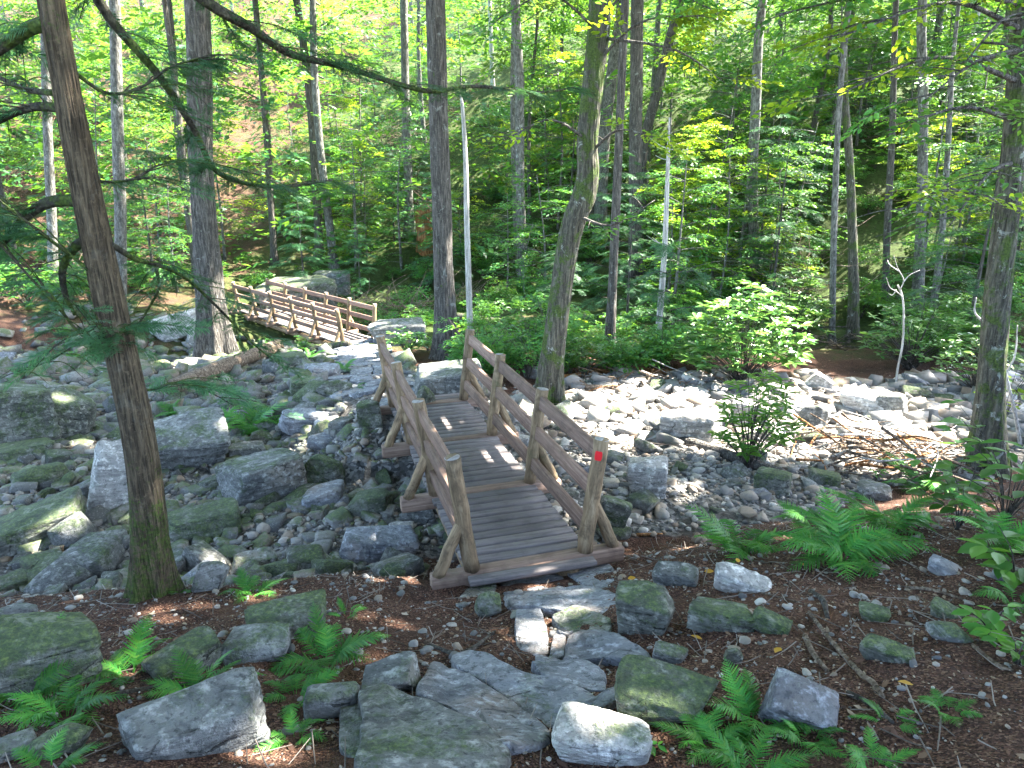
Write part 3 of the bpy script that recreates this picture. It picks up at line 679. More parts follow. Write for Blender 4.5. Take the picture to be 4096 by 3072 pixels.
# ------------------------------------------------------------------ boulders, each one a thing
def boulder(u, v, w_, h_, mat, label, dr=0.7, rz=0.0, tilt=(0, 0), seed=None, sub=None, sink=0.27, p=6.0, cuts=11, group=None, strata=0.045, rough=0.028):
    seed = int(abs(u) * 7 + abs(v)) % 9973 if seed is None else seed
    base = G(u, v + h_ * 0.46); mp = m_per_px(base); a = w_ * mp / 2; b = a * dr
    dep = math.atan2(HC - base[2], base[1]); c = (h_ * mp - 2 * b * math.sin(dep)) / (2 * math.cos(dep)); c = min(max(c, 0.30 * a), 1.5 * a) / (1 - sink)
    V, Fc = rock(seed, sub or (5 if w_ > 240 else 4), p, cuts, rough, strata=strata)
    f = np.array([base[0], base[1]]) / np.hypot(base[0], base[1])
    loc = (base[0] + f[0] * b * 0.85, base[1] + f[1] * b * 0.85)
    z = h1(*loc); z = 0.45 * z + 0.55 * base[2] if z < base[2] else min(z, base[2] + 0.4 * b)
    o = put('boulder', mesh('boulder', V * np.array([a, b, c]), Fc, False), mat, None, (loc[0], loc[1], z + c * (1 - 2 * sink)), (tilt[0], tilt[1], rz - math.atan2(base[0], base[1])))
    return tag(o, label, 'boulder', group)
ST, MO, PA, SL = M['stone'], M['stone_mossy'], M['stone_pale'], M['stone_slab']
BL = [  # u, v, width, height in photograph pixels
    (85, 1650, 290, 330, MO, 'mottled mossy boulder leaning against another big one, left of the leaning hemlock', dict(dr=0.9)),
    (255, 1645, 250, 260, MO, 'big split boulder with a slanting crack, beside the leaning hemlock trunk', dict(dr=0.9, tilt=(0, 0.35))),
    (110, 1800, 230, 110, MO, 'low flat mossy rock tucked under the two big leaning boulders', dict(dr=0.8)),
    (170, 1890, 200, 135, MO, 'rounded mossy rock with a pale lilac patch, left of the hemlock', dict(p=2.6, cuts=5)),
    (1075, 1895, 350, 270, ST, 'large square-topped boulder catching a spot of sun on its flat top', dict(dr=0.85, cuts=5, rz=0.35, p=5.5)),
    (985, 1800, 160, 90, ST, 'pale rock just behind the square-topped boulder', dict()),
    (1050, 1755, 110, 95, MO, 'small pointed mossy rock peeking over the square-topped boulder', dict(p=2.2)),
    (1300, 1880, 170, 170, MO, 'pyramid-shaped mossy boulder between the square-topped boulder and the near bridge', dict(p=2.0)),
    (815, 2085, 310, 180, MO, 'long mossy boulder right beside the hemlock trunk foot', dict(dr=0.7)),
    (1290, 1985, 210, 110, SL, 'flat pale blue slab lying below the pyramid-shaped boulder', dict(dr=0.8, tilt=(0, -0.1))),
    (760, 1760, 330, 270, ST, 'broad sloping grey slab under the bright ferns across the stream', dict(dr=0.9, tilt=(0.25, 0))),
    (470, 1900, 190, 330, PA, 'upright pale slab with a dark hollow behind the hemlock trunk', dict(dr=0.5, tilt=(0, 0.2))),
    (170, 2110, 400, 170, MO, 'large low moss-striped slab left of the hemlock', dict(dr=0.6, tilt=(0, -0.18), strata=0.05)),
    (185, 2245, 175, 110, MO, 'olive brick-shaped rock alone on the pale gravel', dict(p=6, cuts=4)),
    (1020, 2245, 195, 100, ST, 'blocky dark-fronted rock on the gravel between the hemlock and the bridge', dict(p=6, cuts=4, dr=0.6)),
    (1235, 2225, 180, 125, MO, 'greenish tilted block on the gravel left of the bridge', dict(p=6, cuts=4, tilt=(0.2, 0.2))),
    (845, 2290, 160, 150, ST, 'dark wedge-shaped rock right of the hemlock foot', dict(p=2.5)),
    (1510, 2180, 340, 170, SL, 'wide flat grey slab lying in the gravel left of the bridge', dict(dr=0.6, tilt=(0.05, 0.1))),
    (1690, 2050, 130, 110, ST, 'dark stone beneath the near bridge edge', dict()),
    (1610, 2110, 110, 70, PA, 'small pale block beside the near bridge', dict(p=5)),
    (165, 2575, 460, 430, MO, 'huge smooth tan and green boulder with a lit edge, in front of the hemlock', dict(dr=0.75, p=3.4, cuts=7, tilt=(0, 0.12))),
    (50, 2440, 190, 140, ST, 'rounded blue-grey boulder behind the huge smooth one', dict(p=2.4)),
    (750, 2630, 300, 170, MO, 'angular tan rock with a sharp ridge among the left ferns', dict(dr=0.7, rz=0.4)),
    (1050, 2580, 270, 160, ST, 'layered grey block next to the angular tan rock', dict(dr=0.8, rz=-0.3, p=5, cuts=6, strata=0.04)),
    (760, 2900, 640, 280, ST, 'very long low banded rock at the foot of the left ferns', dict(dr=0.5, tilt=(0, 0.05))),
    (265, 2950, 240, 160, MO, 'round mossy rock half under fern fronds beside the long banded rock', dict(p=2.5)),
    (50, 2990, 190, 110, ST, 'low grey rock at the edge of the left fern patch', dict()),
    (1160, 2500, 330, 130, MO, 'flat greenish slab sunk in the soil behind the layered block', dict(dr=0.7)),
    (1330, 2790, 240, 190, ST, 'split grey rock beside the big fern left of the stone steps', dict(p=5, cuts=6)),
    (1560, 2720, 260, 130, ST, 'wedge of dark grey rock with a pale top at the left side of the steps', dict(dr=0.8, tilt=(0, -0.15))),
    (1962, 2412, 130, 125, MO, 'small round dark green boulder at the left of the first step', dict(p=2.3, cuts=3)),
    (2570, 2425, 250, 250, MO, 'tall squarish green boulder at the right of the first step', dict(dr=0.8, p=4.5, cuts=6)),
    (2690, 2300, 200, 100, ST, 'dull mossy stone between the bridge and the squarish green boulder', dict()),
    (2660, 2790, 440, 270, MO, 'broad speckled boulder with a moss cap, right of the steps', dict(dr=0.75, p=3)),
    (2390, 3000, 430, 170, PA, 'pale flat-topped rock catching sunlight at the lower end of the steps', dict(dr=0.6)),
    (3180, 2800, 300, 230, SL, 'flat-faced blue-grey block behind the tall fern on the right bank', dict(dr=0.7, p=6, cuts=4, tilt=(0.35, 0.05))),
    (2960, 2320, 230, 110, PA, 'pale crusty rock on the litter right of the bridge', dict(dr=0.5, tilt=(0, 0.15))),
    (2875, 2490, 290, 80, MO, 'long low green rock sunk in the litter of the right bank', dict(dr=0.5)),
    (3095, 2500, 190, 85, MO, 'slanting dark green rock next to the long low green one', dict(dr=0.5, tilt=(0, 0.3))),
    (3500, 2450, 140, 90, MO, 'squat green rock between sticks on the right bank', dict()),
    (3545, 2610, 210, 95, MO, 'dark flat rock beside the long crooked stick', dict(dr=0.5)),
    (3775, 2435, 140, 90, MO, 'leaning green rock near the small leafy seedling', dict(tilt=(0, 0.3))),
    (3790, 2530, 175, 85, ST, 'rounded grey rock below the small leafy seedling', dict(p=2.6)),
    (3775, 2270, 140, 70, SL, 'low blue stone under the right ferns', dict(tilt=(0, 0.25))),
    (4040, 2290, 140, 90, ST, 'grey stone below the leafy plants of the right bank', dict()),
    (2925, 2620, 85, 90, MO, 'small upright mossy stone on the right bank', dict(p=2.5)),
    (2680, 2620, 150, 100, ST, 'grey stone right beside the lower steps', dict()),
    (2600, 1900, 190, 210, PA, 'whitish slab half buried in the gravel right of the bridge', dict(dr=0.8, tilt=(0.2, 0))),
    (2440, 2060, 130, 170, MO, 'mossy block behind the red-marked bridge post', dict(p=6, cuts=4, tilt=(0, 0.3))),
    (3085, 1915, 150, 130, MO, 'squarish mossy rock at the edge of the sunlit gravel', dict(p=5)),
    (3290, 1910, 130, 90, MO, 'mossy cobble beside the brush heap', dict()),
    (3500, 1960, 150, 90, ST, 'grey cobble in front of the brush heap', dict()),
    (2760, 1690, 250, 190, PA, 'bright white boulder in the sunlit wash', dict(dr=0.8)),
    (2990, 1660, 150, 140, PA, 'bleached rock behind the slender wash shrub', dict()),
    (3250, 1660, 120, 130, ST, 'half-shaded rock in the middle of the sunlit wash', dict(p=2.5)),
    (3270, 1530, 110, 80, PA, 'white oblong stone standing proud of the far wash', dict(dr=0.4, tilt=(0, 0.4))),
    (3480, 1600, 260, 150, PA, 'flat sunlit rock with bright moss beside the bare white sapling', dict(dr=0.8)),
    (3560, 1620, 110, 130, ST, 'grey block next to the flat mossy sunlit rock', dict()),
    (1795, 1505, 300, 190, ST, 'big flat-topped rock with a mossy side at the far end of the near bridge', dict(dr=0.9, p=8, cuts=5, sink=0.2)),
    (1700, 1590, 90, 110, MO, 'small bright green stone beside the far end of the near bridge', dict(p=2.2)),
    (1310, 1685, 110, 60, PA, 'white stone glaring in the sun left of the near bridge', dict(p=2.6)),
    (1480, 1660, 110, 120, MO, 'mossy stone propped under the bridge corner', dict()),
    (1230, 1680, 240, 110, SL, 'long flat blue slab across the stream, beside the glaring white stone', dict(dr=0.6)),
    (1340, 1545, 150, 80, MO, 'green hump-shaped rock left of the paved path', dict(p=2.5)),
    (1160, 1440, 180, 100, MO, 'fern-topped rock below the far bridge', dict()),
    (1290, 1480, 150, 80, SL, 'pale blue rock on the path edge below the far bridge', dict()),
    (1220, 1540, 170, 90, MO, 'dark green rock among ferns left of the paved path', dict()),
    (720, 1310, 230, 120, PA, 'pale whaleback rock behind the thick dark trunk', dict(dr=0.7, tilt=(0, -0.2))),
    (790, 1370, 70, 100, PA, 'short pale block leaning on the thick dark trunk', dict(p=5)),
    (1200, 1180, 330, 170, MO, 'dark mossy outcrop behind the far bridge', dict(dr=0.8)),
    (1330, 1130, 150, 100, ST, 'grey rock beyond the far bridge railing', dict()),
    (1600, 1330, 250, 120, ST, 'shaded ledge of rock to the right of the far bridge', dict(dr=0.7)),
]
for u, v, w_, h_, mt_, lab, kw in BL: boulder(u, v, w_, h_, mt_, lab, **kw)

# stones of the stream bed: loose pieces of the setting
def rubble(n, x0, x1, y0, y1, lo, hi, seed, bev, wt):
    rr = np.random.default_rng(seed); yy = rr.uniform(y0, y1, n); xx = rr.uniform(x0, x1, n)
    k = (rr.random(n) < wt(xx, yy)) & in_view(xx, yy, 0.4) & ((path_dist(xx, yy) > 0.9) | (yy < 9)) & ~near_deck(xx, yy); xx, yy = xx[k], yy[k]; s_ = lo + (hi - lo) * rr.random(len(xx)) ** 2.3; parts = []
    for q in range(9):
        m = np.arange(len(xx)) % 9 == q; nm = int(m.sum())
        parts.append(scatter(*hull(seed + q, bev, 0.55)[:2], np.stack([xx[m], yy[m], H(xx[m], yy[m]) + s_[m] * 0.22], -1), rand_rots(nm, rr, 0.35), s_[m][:, None] * np.stack([rr.uniform(1, 1.55, nm), rr.uniform(0.7, 1.1, nm), rr.uniform(0.4, 0.82, nm)], -1)))
    return parts
side = lambda s_: (lambda x, y: np.maximum(bed_mask(x, y), 0.55 * (x < -3.5) * (y > 17.5)) * (x * s_ > -0.3 * s_))
V, Fs = join(rubble(2400, -15, 0.5, 11, 24, 0.08, 0.28, 880, 0, side(-1)) + rubble(2600, -9.5, 0, 5.4, 12.5, 0.035, 0.14, 980, 0.07, side(-1)))
tag(put('rubble', mesh('rubble', V, Fs), M['rubble'], ground), kind='stuff')
V, Fs = join(rubble(1500, -0.5, 11, 10.5, 17, 0.07, 0.24, 1880, 0, side(1)) + rubble(800, 0, 8.5, 5.8, 11, 0.03, 0.10, 1980, 0.07, side(1)))
tag(put('rubble', mesh('rubble', V, Fs), M['gravel'], ground), kind='stuff')
stone_me = [mesh('stone', *hull(500 + k, 0.06, 0.5 + 0.1 * (k % 4))[:2]) for k in range(20)]
rr = np.random.default_rng(5); cnt = 0
taken = [(o.location.x, o.location.y, max(o.dimensions[:2]) * 0.5) for o in bpy.data.objects if o.name.startswith('boulder')]
bpy.context.view_layer.update()
taken = [(o.location.x, o.location.y, max(o.dimensions[:2]) * 0.38) for o in bpy.data.objects if o.name.startswith('boulder')]
while cnt < 300:
    yy = 5.6 + 14 * rr.random() ** 1.3; xx = rr.uniform(-0.76 * yy - 0.5, 0.76 * yy + 0.5)
    left = xx < 0
    m = float(bed_mask(np.array([xx]), np.array([yy]))[0]); pd = float(path_dist(np.array([xx]), np.array([yy]))[0])
    if rr.random() > m or bool(near_deck(np.array([xx]), np.array([yy]))[0]) or (pd < 0.85 and yy > 9): continue
    s = ((0.07 + 0.20 * rr.random() ** 1.8) if left else (0.06 + 0.17 * rr.random() ** 2)) * (0.85 + 0.02 * yy)
    if any((xx - a) ** 2 + (yy - b) ** 2 < (c * 0.8) ** 2 for a, b, c in taken): continue
    taken.append((xx, yy, s))
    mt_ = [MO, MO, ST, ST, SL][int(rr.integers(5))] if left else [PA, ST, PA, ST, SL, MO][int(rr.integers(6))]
    o = put('stone', stone_me[int(rr.integers(20))], None, ground, (xx, yy, h1(xx, yy) + s * 0.2), (rr.normal(0, 0.25), rr.normal(0, 0.25), rr.uniform(0, 6.3)), (s * rr.uniform(1, 1.5), s * rr.uniform(0.75, 1.1), s * rr.uniform(0.45, 0.85)))
    if len(o.data.materials) == 0: o.data.materials.append(ST)
    o.material_slots[0].link = 'OBJECT'; o.material_slots[0].material = mt_
    cnt += 1

# ------------------------------------------------------------------ where the sun comes through the leaves
SPOTS = []
def spot(u, v, ru, rv, lift=0.0):
    p = G(u, v); mp = m_per_px(p); dep = math.atan2(HC - p[2], p[1])
    SPOTS.append((p[0], p[1], p[2] + lift, ru * mp, rv * mp / max(math.sin(dep), 0.12)))
def spot_w(x, y, z, rx, ry): SPOTS.append((x, y, z, rx, ry))
for a in ((2900, 1690, 560, 150), (3350, 1720, 420, 140), (2650, 1640, 260, 90), (3560, 1830, 260, 110), (2420, 1720, 120, 120), (3300, 1590, 250, 60),
          (1120, 1850, 60, 45), (1310, 1690, 70, 35), (1560, 1420, 110, 40), (1450, 1390, 120, 25), (1890, 1600, 45, 16), (1690, 1500, 50, 30), (2110, 2245, 50, 16), (1960, 2120, 30, 14), (2100, 2160, 60, 12),
          (640, 2450, 90, 18), (2330, 3020, 150, 40), (2540, 3010, 80, 30), (190, 2190, 60, 25), (1350, 2450, 60, 14), (500, 2110, 40, 20), (2440, 2190, 30, 20), (820, 1450, 150, 60), (3900, 2040, 70, 60), (2700, 2200, 40, 20)):
    spot(*a)
for a in ((5.0, 14.6, 0.6, 1.7, 1.4), (5.0, 14.6, 1.6, 1.5, 1.2), (-5.2, 21.6, -1.2, 1.5, 1.3), (-6.6, 23.0, -1.2, 1.7, 1.5), (-8.2, 24.8, -1.0, 1.6, 1.5), (-3.2, 17.5, -1.2, 0.8, 0.5), (-1.24, 20.2, 1.0, 0.6, 0.6), (-1.24, 20.2, 3.0, 0.7, 0.7), (-1.24, 20.2, 5.0, 0.7, 0.7), (6.5, 8.65, 0.6, 0.2, 0.3), (6.55, 8.65, 1.2, 0.2, 0.3), (6.6, 8.65, 1.8, 0.2, 0.3), (6.7, 8.65, 2.6, 0.2, 0.3), (0.75, 12.4, 2.4, 0.2, 0.3), (1.2, 12.4, 4.2, 0.2, 0.3),
          (7.6, 13.4, 0.3, 0.4, 0.4), (-8, 33, 0, 5, 5), (-16, 38, 3, 8, 7), (-4, 36, 2, 4, 3), (-12, 28, -1, 4, 3), (2.2, 14, 0.5, 0.7, 0.7), (0.7, 12.4, 1.6, 0.25, 0.3), (0.9, 12.4, 0.4, 0.3, 0.3), (0.6, 12.2, 3.2, 0.3, 0.4), (4, 20, 2, 1.5, 1.2), (10, 22, 3, 1.4, 1.2), (-1.7, 17.5, 0.2, 0.4, 0.4), (3.4, 28, 3, 2, 2)):
    spot_w(*a)
rs0 = np.random.default_rng(606)
for _ in range(60):                                # small gaps in the leaves
    yy = rs0.uniform(2.4, 11); xx = rs0.uniform(-0.75 * yy, 0.75 * yy); q = rs0.uniform(0.04, 0.17); spot_w(xx, yy, h1(xx, yy), q, q * rs0.uniform(0.8, 1.6))
SPA = np.array(SPOTS)
def sunny(P, grow=1.0):
    """True where a leaf at P would throw its shade onto one of the sunny patches"""
    P = np.asarray(P, float); bad = np.zeros(len(P), bool)
    for x, y, z, rx, ry in SPA:
        k = (P[:, 2] - z) / S[2]; qx = P[:, 0] - S[0] * k; qy = P[:, 1] - S[1] * k
        bad |= (k > 0.8) & (((qx - x) / (rx + 0.2)) ** 2 + ((qy - y) / (ry + 0.24)) ** 2 < 1)
    return bad

# ------------------------------------------------------------------ leaves and sprays
LEAF4 = (np.array([(0, 0, 0), (0.45, 0.27, 0.05), (1, 0, -0.06), (0.45, -0.27, 0.05)]), np.array([(0, 2, 1), (0, 3, 2)]))
LEAF8 = (np.array([(0, 0, 0), (0.22, 0.19, 0.03), (0.5, 0.27, 0.04), (0.8, 0.15, 0.0), (1, 0, -0.08), (0.8, -0.15, 0.0), (0.5, -0.27, 0.04), (0.22, -0.19, 0.03)]),
         np.array([(0, 4, 3), (0, 3, 2), (0, 2, 1), (0, 5, 4), (0, 6, 5), (0, 7, 6)]))
LANCE = (np.array([(0, 0, 0), (0.3, 0.10, 0.05), (0.65, 0.13, 0.03), (1, 0, -0.10), (0.65, -0.13, 0.03), (0.3, -0.10, 0.05)]), np.array([(0, 3, 2), (0, 2, 1), (0, 4, 3), (0, 5, 4)]))
def dirs_to_rots(D, r, roll=0.4):
    """rotations whose x axis follows D and whose z axis stays roughly up"""
    D = D / (np.linalg.norm(D, axis=1)[:, None] + 1e-9); up = np.array([0, 0, 1.0]) + r.normal(0, roll, D.shape)
    Y = np.cross(up, D); Y /= np.linalg.norm(Y, axis=1)[:, None] + 1e-9; Z = np.cross(D, Y)
    return np.stack([D, Y, Z], -1)
def spray(r, n, L, leaf, size, wid=1.0):
    """flat leafy twig along x: alternate leaves"""
    t = np.linspace(0.12, 1, n); side = np.where(np.arange(n) % 2 == 0, 1, -1)
    P = np.stack([t * L, r.normal(0, 0.015, n) * L, -0.22 * L * t ** 2 + r.normal(0, 0.02, n)], -1)
    off = r.uniform(0.0, 0.35, n) * L * wid * np.sin(np.pi * np.clip(t, 0.15, 0.9)); P[:, 1] += side * off
    a = side * r.uniform(0.5, 1.2, n) * (1 - 0.6 * t ** 3)
    D = np.stack([np.cos(a), np.sin(a), r.normal(-0.12, 0.2, n)], -1)
    return scatter(*leaf, P, dirs_to_rots(D, r, 0.35), size * r.uniform(0.6, 1.25, n))
r = np.random.default_rng(91)
SPR = [spray(r, 24, 0.75, LEAF4, 0.15) for _ in range(6)]
SPR_NEAR = [spray(r, 15, 0.55, LEAF8, 0.125) for _ in range(5)]
def hem_spray(r, n=24):
    parts = []
    for s in (-1, 1):
        t = np.linspace(0.05, 0.97, n); a = s * r.uniform(0.75, 1.05, n)
        P = np.stack([t, np.zeros(n), -0.15 * t * t], -1); D = np.stack([np.cos(a), np.sin(a), r.normal(-0.12, 0.1, n)], -1)
        ln = (0.34 * np.sin(np.pi * (0.18 + 0.75 * (1 - t))) + 0.07) * r.uniform(0.7, 1.15, n)
        W = np.array([(0, 0, 0), (0.35, 0.16, 0), (1, 0, -0.05), (0.35, -0.16, 0)])
        sc_ = np.stack([ln, np.minimum(ln * 0.6, 0.085), ln], -1)
        parts.append(scatter(W, LEAF4[1], P, dirs_to_rots(D, r, 0.25), sc_))
    return join(parts)
HSP = [hem_spray(r) for _ in range(4)]
HSP = [(v, f[0]) for v, f in HSP]
def place_sprays(templates, P, D, s, r, roll=0.3):
    parts = []; R = dirs_to_rots(D, r, roll); pick = r.integers(len(templates), size=len(P))
    for k, (V, Fc) in enumerate(templates):
        m = pick == k
        if m.any(): parts.append(scatter(V, Fc, P[m], R[m], s[m]))
    return join(parts)
def limbs_mesh(limbs, seg=6):
    return join([tube(p, rad, seg, 0.06, i) for i, (p, rad) in enumerate(limbs)])
def trunk_mesh(P, R, seg=20, seed=0, lobes=0.25, n=10, ridge=0.0):
    Pc = catmull(P, n); Rc = np.interp(np.linspace(0, len(P) - 1, len(Pc)), np.arange(len(P)), R)
    flare = 1 + 0.42 * np.exp(-(Pc[:, 2] - Pc[0, 2] - 0.12) / (1.8 * Rc[0] + 0.05))
    return tube(Pc, Rc * flare, seg, 0.05, seed, True, lobes, ridge)

# ------------------------------------------------------------------ canopy crowns: they shade the stream
def crown(c, rad, n, seed, size=0.34):
    r = np.random.default_rng(seed)
    nb = 26; B = r.normal(size=(nb, 3)); B /= np.linalg.norm(B, axis=1)[:, None]; B *= r.uniform(0.45, 1, (nb, 1)) * np.array(rad)
    P = B[r.integers(nb, size=n)] + r.normal(0, 1, (n, 3)) * np.array([0.85, 0.85, 0.40]); P += np.array(c)
    P = P[~sunny(P)]
    top = P[:, 1] * (math.tan(math.radians(28.7) - PITCH)) + HC
    inside = (np.abs(P[:, 0]) < 0.78 * P[:, 1] + 0.4) & (P[:, 2] < top + 0.4) & (P[:, 1] > 0) & (P[:, 1] < 24)
    P = P[~inside]
    W, Fc = scatter(*LEAF4, P, rand_rots(len(P), r, 0.55), np.stack([np.full(len(P), size)] * 2 + [np.full(len(P), size)], -1) * np.array([1, 1.5, 1]) * r.uniform(0.75, 1.3, (len(P), 1)))
    limbs = []
    for b in B[:9]:
        e = np.array(c) + b * 0.9; s0 = np.array(c) + np.array([0, 0, -rad[2] * 1.1]); mid = (s0 + e) / 2 + np.array([0, 0, -0.25])
        limbs.append((catmull([s0, mid, e], 3), np.linspace(0.08, 0.015, 7)))
    return (W, Fc), limbs
def add_crown(t, c, rad, n, seed, org, mat='leaf_canopy', bark=None):
    (W, Fc), limbs = crown(c, rad, n, seed)
    put('crown', mesh('crown', W - org, Fc), M[mat], t)
    V, Fs = limbs_mesh(limbs, 5); put('limb', mesh('limb', V - org, Fs, True), bark, t)

def tree(pts, wid, bark, label, name='tree', crown_at=None, crown_r=(4.3, 4.3, 2.4), nleaf=5200, top=None, seed=0, cat='tree', group=None, lobes=0.5, seg=20, y=None, dy=0.0, base=None):
    """pts: trunk axis in photograph pixels, from the foot up; wid: trunk width in pixels"""
    p0 = G(*pts[0]) if base is None else np.array(base)
    W_ = [p0 - np.array([0, 0, 0.12])]
    for i, q in enumerate(pts[1:]): W_.append(AY(q[0], q[1], p0[1] + dy * (i + 1) / max(len(pts) - 1, 1)))
    W_ = np.array(W_); wid = np.broadcast_to(np.array(wid, float), (len(W_),)); R = wid * np.array([m_per_px(q) for q in W_]) / 2
    if top is not None:                            # carry the stem on above the frame
        d = (W_[-1] - W_[-2]); d /= np.linalg.norm(d); d = d * np.array([0.5, 0.5, 1]); e = W_[-1] + d * (top - W_[-1][2]) / max(d[2], 0.5)
        mid = (W_[-1] + e) / 2; W_ = np.vstack([W_, mid, e]); R = np.concatenate([R, [R[-1] * 0.8, R[-1] * 0.4]])
    t = thing(name, label, cat, tuple(p0), 0, group)
    big = max(wid) > 70
    V, Fs = trunk_mesh(W_ - p0, R, 72 if big else seg, seed, lobes, 16 if big else 10, 0.075 if big else 0.0)
    put('trunk', mesh('trunk', V, Fs, True), bark, t)
    if crown_at is not False and top is not None:
        c = W_[-1] + np.array([0, 0, 0.8]) if crown_at is None else np.array(crown_at, float)
        add_crown(t, c, crown_r, nleaf, seed + 5, p0, bark=bark)
    return t, W_, R, p0

def hem_branch(t, org, P, R, n_sp, seed, size=(0.28, 0.5), from_t=0.25, mat=None, side_twigs=6, bmat=None, spread=0.5):
    """a drooping conifer bough with side twigs that carry flat needle sprays"""
    r = np.random.default_rng(seed); Pc = catmull(P, 8); n = len(Pc)
    limbs = [(Pc, np.linspace(R[0], R[1], n))]; SP, SD = [], []
    T = np.gradient(Pc, axis=0); T /= np.linalg.norm(T, axis=1)[:, None]
    for k in range(side_twigs):
        i = int((from_t + (1 - from_t) * (k + r.random()) / side_twigs) * (n - 1)); s = r.choice([-1, 1])
        h = np.cross(T[i], (0, 0, 1)) * s; d = h * r.uniform(0.5, 1) + T[i] * r.uniform(0.5, 1.1) + np.array([0, 0, r.uniform(-0.3, 0.1)]); d /= np.linalg.norm(d); d[2] = max(d[2], -0.35)
        L = r.uniform(0.35, 0.95) * spread * 1.6; q = catmull([Pc[i], Pc[i] + d * L * 0.5 + np.array([0, 0, 0.03]), Pc[i] + d * L + np.array([0, 0, -0.12 * L])], 4)
        limbs.append((q, np.linspace(0.0055, 0.002, len(q))))
        m = max(2, int(n_sp / (side_twigs + 1))); tt = r.uniform(0.2, 1, m); j = (tt * (len(q) - 1)).astype(int); SP.append(q[j]); SD.append(d[None] + r.normal(0, 0.45, (m, 3)) * np.array([1, 1, 0.35]))
    m = max(3, int(n_sp / 3)); j = ((from_t + (1 - from_t) * r.random(m)) * (n - 1)).astype(int); SP.append(Pc[j]); h = np.cross(T[j], (0, 0, 1)) * r.choice([-1, 1], m)[:, None]
    SD.append(h * 0.8 + T[j] * 0.7 + r.normal(0, 0.2, (m, 3)) * np.array([1, 1, 0.4]))
    SP = np.concatenate(SP); SD = np.concatenate(SD); hn = np.linalg.norm(SD[:, :2], axis=1) + 0.15; SD[:, 2] = np.clip(SD[:, 2] * 0.35, -0.3 * hn, 0.15 * hn) - 0.1 * hn
    V, Fs = limbs_mesh(limbs, 7); b = put('branch', mesh('branch', V - org, Fs, True), bmat or M['bark_branch'], t)
    V, Fs = place_sprays(HSP, SP, SD, r.uniform(size[0], size[1], len(SP)), r, 0.5)
    put('needle_sprays', mesh('needle_sprays', V - org, Fs), mat or M['hemlock'], b)
    return b
def leafy_branch(t, org, P, R, n_sp, seed, mat, size=1.0, from_t=0.2, bmat=None, templates=None, twigs=6, reach=0.6):
    r = np.random.default_rng(seed); Pc = catmull(P, 7); n = len(Pc); limbs = [(Pc, np.linspace(R[0], R[1], n))]; SP, SD = [], []
    T = np.gradient(Pc, axis=0); T /= np.linalg.norm(T, axis=1)[:, None]
    for k in range(twigs):
        i = int((from_t + (1 - from_t) * (k + r.random()) / twigs) * (n - 1)); d = np.cross(T[i], (0, 0, 1)) * r.choice([-1, 1]) * r.uniform(0.5, 1) + T[i] * r.uniform(0.4, 1) + np.array([0, 0, r.uniform(-0.15, 0.3)]); d /= np.linalg.norm(d)
        L = r.uniform(0.5, 1.1) * reach; q = catmull([Pc[i], Pc[i] + d * L * 0.5, Pc[i] + d * L + np.array([0, 0, -0.1 * L])], 3); limbs.append((q, np.linspace(R[1] + 0.004, 0.003, len(q))))
        m = max(2, int(n_sp / twigs)); j = (r.uniform(0.15, 1, m) * (len(q) - 1)).astype(int); SP.append(q[j]); SD.append(d[None] + r.normal(0, 0.6, (m, 3)) * np.array([1, 1, 0.3]))
    SP = np.concatenate(SP); SD = np.concatenate(SD); ok = ~sunny(SP); SP, SD = SP[ok], SD[ok]
    V, Fs = limbs_mesh(limbs, 6); b = put('branch', mesh('branch', V - org, Fs, True), bmat or M['twig'], t)
    V, Fs = place_sprays(templates or SPR_NEAR, SP, SD, size * r.uniform(0.75, 1.25, len(SP)), r, 0.25)
    put('leaves', mesh('leaves', V - org, Fs), mat, b)
    return b

